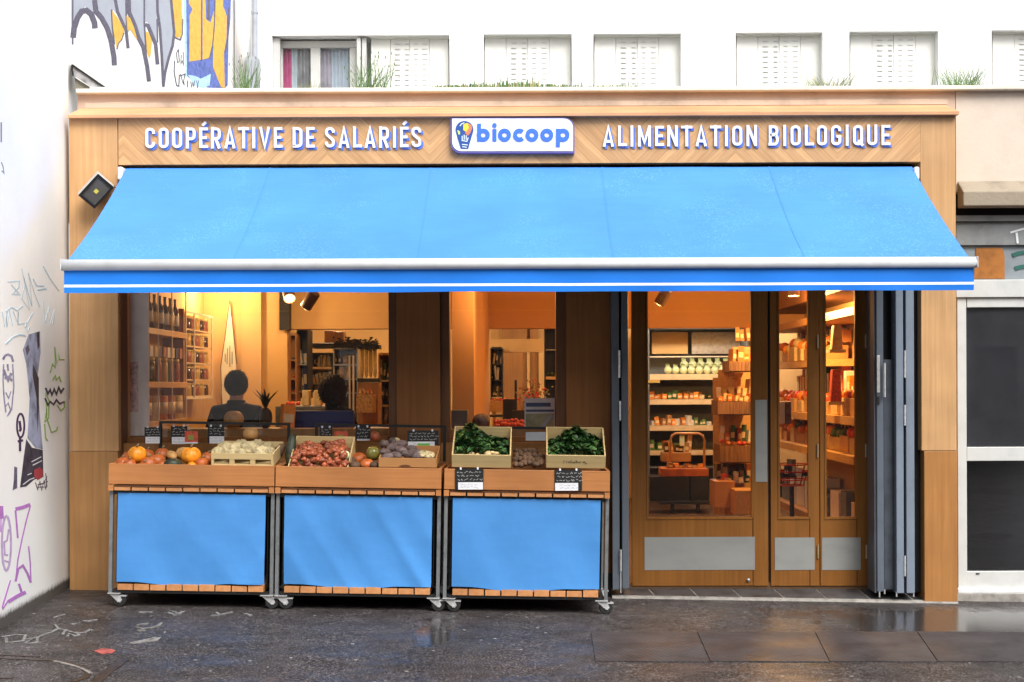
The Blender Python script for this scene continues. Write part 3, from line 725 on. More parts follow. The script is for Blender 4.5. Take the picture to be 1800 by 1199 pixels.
# doors
DY = .3
def leaf(x0, x1, gx0, gx1, kick, push=None, hinges=()):
    m = MB()
    m.pbox(x0, 330, gx0, 1030, DY, DY + .05); m.pbox(gx1, 330, x1, 1030, DY, DY + .05); m.pbox(gx0, 913.5, gx1, 1030, DY + .0005, DY + .0495)
    d = m.build('door', M['door'], shop, bevel=.0025)
    b = MB(); b.pbox(gx0, 909, gx1, 913, DY - .006, DY + .03); b.pbox(gx0, 330, gx0 + 3, 909, DY - .006, DY + .03); b.pbox(gx1 - 3, 330, gx1, 909, DY - .006, DY + .03)
    b.build('glazing_bead', M['door'], d)
    MB().pbox(gx0, 330, gx1, 913, DY + .02, DY + .028).build('pane', M['glass'], d)
    MB().pbox(*kick, DY - .003, DY).build('kick_plate', M['steel'], d)
    if push: MB().pbox(*push, DY - .003, DY).build('push_plate', M['steel'], d)
    for (hx, hy) in hinges:
        h_ = MB(); h_.tube([at(hx, hy - 12, DY - .008), at(hx, hy + 12, DY - .008)], .007, 8)
        h_.build('hinge', pm('brass_hinge', (.5, .42, .28), .4, .6, .1, 20), d)
    return d
d1 = leaf(1110, 1349.5, 1136, 1323, (1133, 944, 1327, 1002), (1328, 703, 1348.5, 847))
kn = MB().lathe([(.002, 0), (.012, .004), (.014, .014), (.006, .02)], at(1316, 1020, DY - .02), 12, axis='y'); kn.build('lock', M['galv'], d1)
leaf(1354, 1439.5, 1367, 1423, (1362, 945, 1432, 1002), None, ((1437.5, 600), (1437.5, 792), (1438, 970)))
leaf(1441, 1525, 1449, 1506, (1445, 945, 1513, 1002), None, ((1522, 600), (1522, 792), (1523, 970)))
MB().pbox(1349.8, 330, 1353.7, 1030, DY + .02, DY + .06).build('door_gap', M['black'], shop)
MB().pbox(1104, 300, 1626, 331, DY - .1, DY + .1).build('door_head', M['door_dark'], shop)
MB().pbox(1525.5, 330, 1528, 1040, DY - .02, DY + .1).build('jamb', M['door_dark'], shop)
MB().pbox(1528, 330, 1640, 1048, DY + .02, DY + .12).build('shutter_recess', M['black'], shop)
# threshold
zth = at(1330, 1030.5, DY).z - .004
tm = MB(); x0 = at(1076, 1000, 0).x; x1 = at(1684, 1000, 0).x
nt_ = 8
for k in range(nt_):
    a = x0 + (x1 - x0) * k / nt_; b = x0 + (x1 - x0) * (k + 1) / nt_
    sk = .045
    q = [(a + .008 - 0, .031), (b - .008, .031), (b - .008 - sk, DY + .2), (a + .008 - sk, DY + .2)]
    zf = lambda y, x: zth if y > .2 else zg(x) + .021
    tm.add([(x, y, zf(y, x)) for x, y in q] + [(x, y, -.2) for x, y in q], [(3, 2, 1, 0), (0, 1, 5, 4), (1, 2, 6, 5), (2, 3, 7, 6), (3, 0, 4, 7)])
tho = tm.build('threshold', M['tile'], shop)
lm = MB(); lm.add([(x0, .0, zg(x0) + .014), (x1, .0, zg(x1) + .014), (x1, .03, zg(x1) + .02), (x0, .03, zg(x0) + .02), (x0, -.03, zg(x0) - .1), (x1, -.03, zg(x1) - .1), (x1, .03, -.2), (x0, .03, -.2)],
                  [(0, 1, 2, 3), (4, 5, 1, 0), (3, 2, 6, 7)])
lm.build('threshold_edge', M['lip'], shop)
gt = MB()
for k in range(nt_):
    a = x0 + (x1 - x0) * k / nt_; b = x0 + (x1 - x0) * (k + 1) / nt_
    gt.add([(a, .0305, zg(a) + .016), (b, .0305, zg(b) + .016), (b - .045, DY + .2, zth - .005), (a - .045, DY + .2, zth - .005)], [(0, 1, 2, 3)])
gt.build('threshold_grout', M['lip'], shop)

# interior shell
ZF = .05; ZC = 3.05
IY = 8.2
shell = MB()
xL = -3.25; xR = 3.22
MB().box(xL - .15, .31, -.2, xR + .15, IY + .3, ZF).build('floor', M['floorw'], shop)
MB().box(xL - .15, .3, ZC, xR + .15, IY + .3, ZC + .3).build('ceiling', M['ceil'], shop)
MB().box(xL - .15, .31, ZF, xL, IY, ZC).box(xR, .31, ZF, xR + .15, IY, ZC).box(xL - .15, IY, ZF, xR + .15, IY + .2, ZC).build('room_wall', M['cream'], shop)
# partition, bulkheads, dividing stub
pb = MB()
xa = at(505, 600, 3.2).x; zbh = at(600, 578, 3.2).z
pb.box(xL, 3.2, ZF, xa, 3.4, ZC); pb.box(xa, 3.2, zbh, -.61, 3.4, ZC)
pb.build('partition', M['cream'], shop)
MB().box(-.6, .62, ZF, -.424, 5.2, ZC).build('partition', M['orange_w'], shop)
zb5 = at(1000, 577, 5.0).z
MB().box(-.424, 5.0, zb5, xR, 5.2, ZC).build('bulkhead', M['orange_w'], shop)
# inner display ledge below the windows
zl = at(450, 753, .45).z
MB().box(xL, .31, ZF, at(683, 700, .31).x, .72, zl).build('window_ledge', M['panelw'], shop)
MB().box(at(790, 700, .31).x + .01, .31, ZF, at(977, 700, .31).x, .6, zl - .01).build('window_ledge', M['panelw'], shop)

# ------------------------------------------------------------------ lamps inside the shop
def spot(px, py, Y, label, target, energy, size=.05, col=(1, .6, .26), tilt=(25, 0, 20), bright=True):
    c = at(px, py, Y)
    r = thing('track_spotlight', c, label, 'spotlight', 'track spotlights on the shop ceiling')
    Mx = Matrix.Rotation(R(tilt[2]), 4, 'Z') @ Matrix.Rotation(R(tilt[0]), 4, 'X')
    m = MB(); m.lathe([(.05, .09), (.055, .08), (.055, -.08), (.045, -.085), (.04, -.06)], c, 16, M=Mx.to_3x3()); m.build('lamp_head', flat('lamp_bronze', (.12, .07, .04), .4), r)
    l = MB(); l.lathe([(.001, -.07), (.041, -.07), (.041, -.066), (.001, -.066)], c, 16, M=Mx.to_3x3()); l.build('lens', emit('lamp_lens', (1, .85, .6), 6 if bright else 2), r)
    MB().tube([c, (c.x, c.y, ZC)], .008, 6).build('stem', M['black'], r)
    ld = bpy.data.lights.new('spot_glow', 'POINT'); lo = bpy.data.objects.new('spot_glow', ld); COL.objects.link(lo)
    ld.energy = energy; ld.color = col; ld.shadow_soft_size = size
    lo.parent = r; lo.location = Mx.to_3x3() @ Vector((0, 0, -.18))
    return r
spot(507, 516, 2.2, 'small lit ceiling spotlight beside the dark post in the left window', None, 13, .06, (1, .62, .28), (50, 0, 200))
spot(545, 528, 2.0, 'bronze ceiling spotlight turned down left, right of the dark post', None, 4, .06, (1, .6, .28), (40, 0, 60), False)
spot(388, 478, 2.75, 'ceiling spotlight over the jar rack and the kite shaped banner', None, 15, .06, (1, .66, .33), (0, 0, 0))
spot(1166, 522, 2.6, 'bronze ceiling spotlight high behind the wide door leaf', None, 10, .06, (1, .47, .15), (35, 0, 60), False)
spot(600, 470, 5.6, 'ceiling spotlight over the fridges at the back left', None, 60, .1, (1, .74, .44), (0, 0, 0))
spot(1020, 450, 6.2, 'ceiling spotlight over the produce tables at the back', None, 55, .1, (1, .56, .22), (0, 0, 0))
spot(1220, 480, 6.4, 'unseen ceiling spotlight added to brighten the produce fridge', None, 50, .1, (1, .84, .66), (0, 0, 0))  # added lamp, brightens the fridge in place of its own shelf lights
spot(1395, 505, 2.3, 'ceiling spotlight over the right hand wall shelves', None, 80, .1, (1, .52, .16), (0, 0, 0))
spot(900, 470, .42, 'unseen ceiling spotlight added close behind the narrow window', None, 17, .1, (1, .54, .2), (0, 0, 0))  # added lamp, out of view, lights the front of the dividing stub

# ------------------------------------------------------------------ awning
AY = -1.27
a0 = at(222, 296, .02); a1 = at(1603, 293, .02); b0 = at(120, 457, AY + .02); b1 = at(1704, 453, AY + .02)
aw = thing('awning', (0, 0, a0.z), 'wide sky blue fabric awning pulled out over the whole shop front', 'awning')
mb = MB(); nu, nv = 96, 20
seams = [475 - 222, 757 - 222, 1058 - 222, 1352 - 222]
for side in (0, 1):
    vs = []
    for j in range(nv + 1):
        v = j / nv
        for i in range(nu + 1):
            u = i / nu
            p = (a0 * (1 - u) + a1 * u) * (1 - v) + (b0 * (1 - u) + b1 * u) * v
            sag = -.035 * math.sin(math.pi * v) * (1 - .0) - .006 * math.sin(u * 31) * math.sin(math.pi * v) - .004 * noise.noise(Vector((u * 9, v * 5, 2)))
            vs.append((p.x, p.y, p.z + sag - (.004 if side else 0)))
    fs = [(j * (nu + 1) + i, j * (nu + 1) + i + 1, (j + 1) * (nu + 1) + i + 1, (j + 1) * (nu + 1) + i) for j in range(nv) for i in range(nu)]
    if not side: fs = [f[::-1] for f in fs]
    mb.add(vs, fs)
canopy = mb.build('canopy', M['awning'], aw, smooth=True)
sfm = awning_fabric('awning_seam', (.056, .219, .685), False)
for s in seams:
    sm = MB()
    u = s / 1381
    pts = []
    for j in range(nv + 1):
        v = j / nv; p = (a0 * (1 - u) + a1 * u) * (1 - v) + (b0 * (1 - u) + b1 * u) * v
        pts.append((p.x, p.y, p.z - .035 * math.sin(math.pi * v) - .006 * math.sin(u * 31) * math.sin(math.pi * v) - .004 * noise.noise(Vector((u * 9, v * 5, 2))) + .003))
    vs = [];
    for p in pts: vs += [(p[0] - .007, p[1], p[2]), (p[0] + .007, p[1], p[2])]
    sm.add(vs, [(2 * j, 2 * j + 1, 2 * j + 3, 2 * j + 2) for j in range(nv)])
    sm.build('seam', sfm, canopy)
# front bar: rounded aluminium profile
c0 = at(110, 466, AY); c1 = at(1715, 461, AY)
c1.z = c0.z + (at(1718, 461, AY).z - c0.z)
prof = [(.034 * math.cos(2 * math.pi * i / 20), .037 * math.sin(2 * math.pi * i / 20)) for i in range(20)][::-1]
mb = MB()
vs = [(c0.x, AY + y, c0.z + z) for y, z in prof] + [(c1.x, AY + y, c1.z + z) for y, z in prof]; k = len(prof)
mb.add(vs, [list(range(k)), list(range(2 * k - 1, k - 1, -1))] + [(i, k + i, k + (i + 1) % k, (i + 1) % k) for i in range(k)])
mb.build('front_bar', M['alu'], aw, smooth=True)
mb = MB(); 
for c, s in ((c0, -1), (c1, 1)):
    mb.box(c.x - .004 + s * .003, AY - .036, c.z - .038, c.x + .004 + s * .003, AY + .036, c.z + .038)
mb.build('end_cap', flat('cap_grey', (.55, .56, .58), .4), aw, bevel=.004)
# valance with a white stripe
mb = MB(); n = 120
v0 = at(112, 474, AY); v1 = at(1712, 469, AY); hz = 41 * T(AY); st0, st1 = 26.5 * T(AY), 31 * T(AY)
rows = [0, st0, st1, hz]
for a in range(3):
    vs = []
    for rr in (rows[a], rows[a + 1]):
        for i in range(n + 1):
            u = i / n; p = v0 * (1 - u) + v1 * u; k = rr / hz
            vs.append((p.x, AY + .005 + k * (.010 * noise.noise(Vector((u * 14, 3, k))) + .004 * math.sin(u * 60)), p.z - rr - .0 + (.004 * noise.noise(Vector((u * 10, 8, 0))) if rr == hz else 0)))
    mb.add(vs, [(i, n + 1 + i, n + 2 + i, i + 1) for i in range(n)], 1 if a == 1 else 0)
mb.build('valance', [M['valance'], M['stripe']], aw, smooth=True)
# folding arms, roller and end brackets
mb = MB(); mb.tube([(a0.x - .02, .1, a0.z - .03), (a1.x + .02, .1, a1.z - .03)], .045, 14); mb.build('roller', M['awning'], aw, smooth=True)
for px, s in ((215, 1), (1608, -1)):
    m = MB(); c = at(px, 302, .0); m.box(c.x - .02, -.06, c.z - .07, c.x + .02, .15, c.z + .03); m.build('bracket', M['white'], aw, bevel=.012)
for s, px in ((1, 420), (-1, 1390)):
    m = MB(); sh = at(px, 310, .08); ez = c0.z + .02
    el = Vector((sh.x + s * .75, -.62, (sh.z + ez) / 2 - .05)); hd = Vector((sh.x + s * .25, AY + .05, ez - .02))
    m.tube([sh, el], .025, 8).tube([el, hd], .022, 8); m.build('folding_arm', M['alu'], aw, smooth=True)

# ------------------------------------------------------------------ lettering
def arc(cx, cy, rx, ry, a0, a1, n=9):
    return [(cx + rx * math.cos(R(a0 + (a1 - a0) * i / n)), cy + ry * math.sin(R(a0 + (a1 - a0) * i / n))) for i in range(n + 1)]
HT = .088
def glyph(ch):
    h = HT; t = 1 - h; b = h
    w = {'I': .2, 'M': .58, 'L': .38, 'E': .38, 'É': .38, 'T': .44, 'A': .5, 'V': .5, 'N': .48, ' ': .2}.get(ch, .46)
    r = w / 2 - h; cx = w / 2
    O = arc(cx, t - r, r, r, 0, 180) + arc(cx, b + r, r, r, 180, 360)
    S = []
    if ch == 'I': S = [([(w / 2, 0), (w / 2, 1)], 0)]
    elif ch == 'O': S = [(O, 1)]
    elif ch == 'Q': S = [(O, 1), ([(w * .52, .26), (w - h * .4, .0)], 0)]
    elif ch == 'C': S = [([(w - h, .69)] + arc(cx, t - r, r, r, 0, 180) + arc(cx, b + r, r, r, 180, 360) + [(w - h, .31)], 0)]
    elif ch == 'G': S = [([(w - h, .69)] + arc(cx, t - r, r, r, 0, 180) + arc(cx, b + r, r, r, 180, 360) + [(w - h, .5 - h + .03), (w * .52, .5 - h + .03)], 0)]
    elif ch == 'D': S = [([(h, b), (h, t), (w - h - r, t)] + arc(w - h - r, t - r, r, r, 90, 0) + arc(w - h - r, b + r, r, r, 0, -90) + [(h, b), (h, b + .02)], 0)]
    elif ch in 'PR':
        q = .2; m_ = .45
        S = [([(h, 0), (h, 1)], 0), ([(h, t), (w - h - r * .8, t)] + arc(w - h - r * .8, t - r, r * .8, r, 90, 0, 7) + arc(w - h - r * .8, m_ + r, r * .8, r, 0, -90, 7) + [(h, m_)], 0)]
        if ch == 'R': S.append(([(w * .48, m_), (w - h * .95, 0)], 0))
    elif ch == 'B':
        S = [([(h, b), (h, t), (w - h - r * .9, t)] + arc(w - h - r * .9, t - .19, r * .8, .19, 90, -90, 9) + [(h, .535)], 0), ([(w * .45, .535), (w - h - r * .8, .535)] + arc(w - h - r * .8, b + .224, r * .8, .224, 90, -90, 9) + [(h * .2, b)], 0)]
    elif ch in 'EÉ':
        S = [([(w, t), (h, t), (h, b), (w, b)], 0), ([(h, .5), (w * .88, .5)], 0)]
        if ch == 'É': S.append(([(w * .42, 1.07), (w * .8, 1.24)], 0))
    elif ch == 'T': S = [([(w / 2, 0), (w / 2, 1)], 0), ([(0, t), (w, t)], 0)]
    elif ch == 'L': S = [([(h, 1), (h, b), (w, b)], 0)]
    elif ch == 'V': S = [([(h * .9, 1), (w / 2, .06), (w - h * .9, 1)], 0)]
    elif ch == 'A': S = [([(h * .9, 0), (w / 2, .94), (w - h * .9, 0)], 0), ([(w * .27, .25), (w * .73, .25)], 0)]
    elif ch == 'N': S = [([(h, 0), (h, 1)], 0), ([(w - h, 0), (w - h, 1)], 0), ([(h * 1.05, .95), (w - h * 1.05, .05)], 0)]
    elif ch == 'M': S = [([(h, 0), (h, 1)], 0), ([(w - h, 0), (w - h, 1)], 0), ([(h * 1.05, .94), (w / 2, .2), (w - h * 1.05, .94)], 0)]
    elif ch == 'U': S = [([(h, 1)] + arc(cx, b + r, r, r, 180, 360) + [(w - h, 1)], 0)]
    elif ch == 'S':
        S = [([(w - h, .71)] + arc(cx, t - r, r, r, 0, 180, 8) + [(h + .004, .66), (h + .05, .585), (w - h - .05, .415), (w - h - .004, .34)] + arc(cx, b + r, r, r, 0, -180, 8) + [(h, .29)], 0)]
    return w, S
FP = Vector((0, .002, 0))
def lettering(text, x0, x1, ytop, ybot, label):
    tot = sum(glyph(c)[0] for c in text) + .1 * (len(text) - 1)
    p0 = at(x0, ybot, 0); p1 = at(x1, ybot - math.tan(ROLL) * 0 , 0)
    W = (x1 - x0) * T(0); hgt = (ybot - ytop) * T(0); k = W / tot
    ctr = at((x0 + x1) / 2, (ytop + ybot) / 2, 0)
    root = thing('lettering', (ctr.x, 0, ctr.z), label, 'sign lettering', 'raised letters on the wooden fascia')
    x = ctr.x - W / 2; z = ctr.z - hgt / 2
    for ch in text:
        wd_, S = glyph(ch)
        if S:
            m = MB()
            for layer in (1, 0):
                ox, oz = ((.015, -.015) if layer else (0, 0))
                for i, (pts, cl_) in enumerate(S):
                    yf = (-.004 if layer else -.016) - .0004 * i; yb = (-.001 if layer else -.0058)
                    # constant stroke width in metres
                    P = [((px_) * k, pz_ * hgt) for px_, pz_ in pts]
                    sw = 2 * HT * hgt * .74
                    m.ribbon(P, sw * .98, lambda u, v, d, ox=ox, oz=oz, yf=yf, yb=yb: (x + ox + u, yf if d == 0 else yb, z + oz + v), layer, bool(cl_))
            m.build('letter', [M['white'], M['shadowblue']], root)
        x += (wd_ + .1) * k
    return root
lettering('COOPÉRATIVE DE SALARIÉS', 255, 742, 223.5, 261, 'white raised capitals with blue shadow reading COOPÉRATIVE DE SALARIÉS')
lettering('ALIMENTATION BIOLOGIQUE', 1058, 1564, 220.5, 257.5, 'white raised capitals with blue shadow reading ALIMENTATION BIOLOGIQUE')

# logo panel
lc = at(901, 239, 0); lp = thing('logo_sign', (lc.x, 0, lc.z), 'white sign panel with a bulb emblem and blue lettering in the middle of the fascia', 'sign')
def lmap(yf, yb):
    def fn(u, v, d):
        p = at(u, v, 0); return (p.x, yf if d == 0 else yb, p.z)
    return fn
def rr(x0, y0, x1, y1, r):
    return [(x0, y0)] + [(x1 - r + r * math.sin(R(a)), y0 + r - r * math.cos(R(a))) for a in range(0, 91, 15)] + [(x1, y1)] + [(x0 + r - r * math.sin(R(a)), y1 - r + r * math.cos(R(a))) for a in range(0, 91, 15)]
MB().prism(rr(792.5, 208.5, 1009.5, 271, 18), lmap(-.04, -.001)).build('panel_edge', M['violet'], lp)
MB().prism(rr(795.5, 210.5, 1007, 267.5, 16), lmap(-.044, -.0405)).build('panel', M['white'], lp)
LW = [('b', 839, 861), ('i', 866, 873), ('o', 875.5, 898.5), ('c', 902, 922), ('o', 923.5, 946.5), ('o', 949.5, 972.5), ('p', 977, 1000.5)]
th = 7.2
for ch_, xa_, xb_ in LW:
    m = MB(); cyy = 239.5; ro = 11.4 - th / 2; cx_ = (xa_ + xb_) / 2
    ring = lambda cx, n=28: [(cx + ro * math.cos(2 * math.pi * i / n), cyy + ro * math.sin(2 * math.pi * i / n)) for i in range(n)]
    if ch_ == 'o': m.ribbon(ring(cx_), th, lmap(-.05, -.0442), 0, True)
    if ch_ == 'c': m.ribbon([(cx_ + 1.2 + ro * math.cos(R(a)), cyy + ro * math.sin(R(a))) for a in range(45, 316, 15)], th, lmap(-.05, -.0442))
    if ch_ == 'b': m.ribbon(ring(xb_ - 11.2), th, lmap(-.05, -.0442), 0, True); m.ribbon([(xa_ + 3.5, 219.5), (xa_ + 3.5, 250.5)], 7, lmap(-.0504, -.0442))
    if ch_ == 'p': m.ribbon(ring(xb_ - 11.2), th, lmap(-.05, -.0442), 0, True); m.ribbon([(xa_ + 3.5, 228.5), (xa_ + 3.5, 260)], 7, lmap(-.0504, -.0442))
    if ch_ == 'i':
        m.ribbon([(cx_, 229), (cx_, 250.5)], 7, lmap(-.05, -.0442)); m.prism([(cx_ + 4.1 * math.cos(2 * math.pi * i / 16), 222.6 + 4.1 * math.sin(2 * math.pi * i / 16)) for i in range(16)], lmap(-.05, -.0442))
    m.build('letter', flat('logo_blue', (.045, .16, .75), .5), lp)
bulb = [(817 + 15.8 * math.cos(R(a)), 230 + 15.2 * math.sin(R(a))) for a in range(160, 381, 15)] + [(828.5, 246), (825, 258), (823.5, 263.5), (810.5, 263.5), (809, 258), (805, 246)]
em = MB().prism(bulb, lmap(-.0475, -.0442)).build('bulb_emblem', flat('bulb_navy', (.02, .075, .28), .5), lp)
MB().prism([(815, 221), (821, 218.5), (827, 221), (829, 227), (826, 233), (820, 234), (815, 231)], lmap(-.049, -.0477)).build('emblem_patch', flat('emblem_yellow', (.85, .6, .05), .5), em)
MB().prism([(823, 220), (829, 222), (830.5, 228), (827, 236), (823, 241), (818, 236), (822, 231), (825, 227)], lmap(-.0497, -.0492)).build('emblem_patch', flat('emblem_red', (.7, .2, .1), .5), em)
MB().prism([(804.5, 231), (809, 233), (809.5, 238), (806.5, 239)], lmap(-.049, -.0477)).build('emblem_patch', flat('emblem_lime', (.55, .75, .15), .5), em)
hm = MB()
for i, (p, q) in enumerate((((813, 241), (813, 248)), ((816.5, 239), (816.5, 248)), ((820, 240), (820, 248)), ((823.5, 244), (821.5, 250)), ((812, 249), (822, 251)), ((812.5, 256), (822.5, 257)), ((813, 260), (821, 261)))):
    hm.ribbon([p, q], 1.5, lmap(-.0492 - .0002 * i, -.0477))
hm.ribbon([(809, 224), (812, 220), (817, 218)], 1.4, lmap(-.0492, -.0477))
hm.build('emblem_lines', flat('emblem_pale', (.7, .78, .8), .5), em)

# ------------------------------------------------------------------ flood light on the left pillar
fc = at(169, 335, -.13)
fl = thing('floodlight', (fc.x, 0, fc.z), 'square grey floodlight tilted on its bracket on the left pillar', 'floodlight')
ex = Vector((.68, 0, .735)).normalized(); ez = Vector((-.735, 0, .68)); ny = Vector((0, -1, 0))
Mb = Matrix((ex, ny, ez)).transposed()                 # local x=long, y=front, z=short
tl = Matrix.Rotation(R(-26), 3, 'X') @ Matrix.Rotation(R(0), 3, 'Z')
Mx = (Mb @ tl)
def fbox(m, x0, y0, z0, x1, y1, z1, mi=0):
    b = MB(); b.box(x0, y0, z0, x1, y1, z1); m.add([fc + Mx @ Vector(v) for v in b.v], b.f, mi)
m = MB(); fbox(m, -.112, -.09, -.078, .112, .03, .078); m.build('housing', pm('flood_grey', (.5, .52, .53), .4, .2, .08, 8), fl, bevel=.006)
m = MB(); fbox(m, -.11, .0305, -.076, -.09, .04, .076); fbox(m, .09, .0305, -.076, .11, .04, .076); fbox(m, -.0898, .0305, -.076, .0898, .04, -.058); fbox(m, -.0898, .0305, .058, .0898, .04, .076); m.build('bezel', M['black'], fl)
m = MB(); fbox(m, -.0875, .0305, -.0555, .0875, .0325, .0555); m.build('reflector', pm('dark_reflector', (.13, .125, .125), .3, .4, .2, 4), fl)
m = MB(); fbox(m, -.016, .0327, -.014, .014, .035, .014); m.build('led_chip', flat('led_yellow', (.65, .6, .12), .4), fl)
m = MB(); m.box(fc.x - .03, -.06, fc.z - .02, fc.x + .03, -.002, fc.z + .02); m.tube([(fc.x, -.05, fc.z - .05), (fc.x, -.05, fc.z + .05)], .012, 8); m.build('bracket', M['zinc'], fl)
m = MB(); m.tube([fc + Mx @ Vector((.05, -.08, -.08)), at(200, 327, -.02), at(209, 335, -.01), at(212, 340, .1)], .006, 6); m.build('cable', M['black'], fl)

# ------------------------------------------------------------------ folding metal shutters
def shutter(name_px, label, panels, ytop, gaps, hinges, rods=()):
    a = panels[0][0]; b = panels[-1][1]
    c = at((a + b) / 2, 1038, -.02)
    r = thing('folding_shutter', (c.x, 0, 0), label, 'folding shutter', 'folded grey metal shutters')
    for (x0, x1, Yf, Yb, y1, mt) in panels:
        MB().pbox(x0, 330, x1, y1, Yf, Yb).build('shutter_leaf', M[mt], r, bevel=.004)
    for (x0, x1) in gaps: MB().pbox(x0, 330, x1, 1040, .1, .14).build('gap', M['black'], r)
    for (x, y, hgt) in hinges:
        m = MB(); m.tube([at(x, y - hgt / 2, -.03), at(x, y, -.03), at(x, y + hgt / 2, -.03)], .009, 8); m.build('hinge', M['zinc'], r)
    for (x, y0, y1) in rods:
        MB().tube([at(x, y0, -.02), at(x, y1, -.02)], .006, 6).build('bolt', M['zinc'], r)
    return r
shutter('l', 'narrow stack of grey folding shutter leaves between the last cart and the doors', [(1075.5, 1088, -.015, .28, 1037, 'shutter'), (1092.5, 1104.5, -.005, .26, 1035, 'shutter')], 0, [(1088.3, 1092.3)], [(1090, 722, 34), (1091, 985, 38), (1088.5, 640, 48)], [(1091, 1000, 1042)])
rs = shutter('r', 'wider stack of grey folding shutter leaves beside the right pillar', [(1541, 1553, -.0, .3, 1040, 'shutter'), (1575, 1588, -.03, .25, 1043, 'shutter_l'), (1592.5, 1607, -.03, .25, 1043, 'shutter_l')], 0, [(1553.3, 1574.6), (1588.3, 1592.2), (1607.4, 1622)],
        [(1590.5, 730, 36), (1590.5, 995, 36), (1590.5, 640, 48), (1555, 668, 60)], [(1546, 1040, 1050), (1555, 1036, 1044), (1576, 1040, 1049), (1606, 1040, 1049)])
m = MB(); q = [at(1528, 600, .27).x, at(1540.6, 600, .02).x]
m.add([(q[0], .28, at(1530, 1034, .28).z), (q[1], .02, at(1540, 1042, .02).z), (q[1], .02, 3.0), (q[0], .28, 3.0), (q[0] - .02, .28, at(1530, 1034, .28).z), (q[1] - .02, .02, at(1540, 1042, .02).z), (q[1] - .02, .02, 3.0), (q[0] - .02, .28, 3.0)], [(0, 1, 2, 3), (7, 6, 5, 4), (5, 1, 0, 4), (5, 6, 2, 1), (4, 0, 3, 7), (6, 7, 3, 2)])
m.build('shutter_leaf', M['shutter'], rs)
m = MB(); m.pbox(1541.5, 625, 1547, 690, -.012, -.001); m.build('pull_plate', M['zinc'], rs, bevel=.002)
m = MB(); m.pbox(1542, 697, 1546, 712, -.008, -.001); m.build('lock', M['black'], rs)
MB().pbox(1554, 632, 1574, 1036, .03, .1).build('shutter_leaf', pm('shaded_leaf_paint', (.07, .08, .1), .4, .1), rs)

# ------------------------------------------------------------------ neighbouring premises at the right
M['blind'] = pm('grey_blind', (.33, .335, .35), .8, 0, .12, 2)
nb = thing('neighbour_building', (at(1760, 600, .2).x, .2, 0), 'pinkish concrete neighbour front with a weathered ledge above a white glazed door', 'building')
MB().pbox(1680.5, 160, 2100, 336, .2, .6).build('wall', M['pink'], nb)
m = MB(); c = at(1680.5, 340, .2); c2_ = at(2100, 340, .2); zt_ = at(1700, 318, .2).z; zf_ = at(1700, 337, .06).z; z0_ = at(1700, 362, .06).z
m.add([(c.x + .01, .06, z0_), (c2_.x, .06, z0_), (c2_.x, .06, zf_), (c.x + .01, .06, zf_), (c.x + .01, .199, zt_), (c2_.x, .199, zt_), (c.x + .01, .199, z0_), (c2_.x, .199, z0_)], [(0, 1, 2, 3), (3, 2, 5, 4), (6, 7, 1, 0), (0, 3, 4, 6), (1, 7, 5, 2), (4, 5, 7, 6)])
m.build('ledge', M['ledge'], nb, bevel=.008)
MB().pbox(1680.5, 336, 2100, 378, .35, .5).build('gap', M['black'], nb)
m = MB(); m.pbox(1681, 378, 2100, 388, .22, .5); m.pbox(1681, 388, 2100, 395, .26, .5); m.pbox(1681, 395, 2100, 430, .23, .5)
m.build('roller_housing', pm('roller_grey', (.27, .28, .28), .45, .2, .12, 7), nb)
m = MB(); m.ribbon([(1776, 409), (1786, 406), (1800, 402)], 3.5, lambda u, v, d: at(u, v, .225 + .004 * d)); m.ribbon([(1787, 409), (1789, 428)], 4, lambda u, v, d: at(u, v, .2246 + .004 * d)); m.build('painted_tag', M['stripe'], nb)
m = MB(); m.pbox(1681, 430, 2100, 491, .26, .5); m.build('sign_band', pm('sign_band_grey', (.25, .28, .3), .3, 0, .1, 5), nb)
m = MB(); m.prism([(1716, 436), (1758, 435), (1764, 440), (1766, 452), (1766, 490), (1712, 490)], lambda u, v, d: at(u, v, .252 + .007 * d)); m.build('orange_sticker', pm('orange_sticker', (.36, .13, .02), .5, 0, .2, 8), nb)
m = MB(); m.ribbon([(1780, 449), (1790, 445), (1812, 442)], 7, lambda u, v, d: at(u, v, .253 + .006 * d)); m.ribbon([(1784, 472), (1795, 469), (1815, 467)], 7, lambda u, v, d: at(u, v, .253 + .006 * d)); m.build('green_strokes', flat('bottle_green', (.02, .12, .1), .5), nb)
m = MB(); m.pbox(1681, 491, 2100, 522, .2, .5); m.build('lintel', M['white_pvc'], nb, bevel=.004)
m = MB(); m.pbox(1681, 1044, 2100, 1075, .13, .6); m.build('sill', M['lip'], nb)
m = MB(); m.pbox(1660, 480, 2100, 1046, .9, 1.0).build('room_back', flat('dark_room', (.05, .05, .055), .9), nb)
gd = thing('glazed_door', (at(1770, 1040, .2).x, .2, 0), 'white framed glass door with a middle rail at the right edge', 'door')
m = MB(); m.pbox(1683.5, 523, 1699.5, 1042, .22, .3); m.pbox(1699.7, 523, 1960, 540, .221, .299); m.pbox(1699.7, 785.5, 1960, 810, .221, .299); m.pbox(1699.7, 1004, 1960, 1034, .221, .299); m.pbox(1945, 523, 1960, 1042, .22, .3)
m.build('frame', M['white_pvc'], gd, bevel=.004)
m = MB(); m.pbox(1684, 1034.5, 2100, 1042, .19, .31); m.build('threshold_bar', M['alu'], gd, bevel=.004)
m = MB(); m.pbox(1699.6, 540, 1945, 785.4, .25, .256); m.pbox(1699.6, 810, 1945, 1004, .25, .256); m.build('pane', M['glass_d'], gd)
m = MB(); m.pbox(1699.8, 540.5, 1944, 785, .275, .28); m.build('blind', M['blind'], gd)
m = MB(); m.pbox(1716, 1007.5, 1722, 1009.5, .215, .222); m.build('keyhole', M['black'], gd)

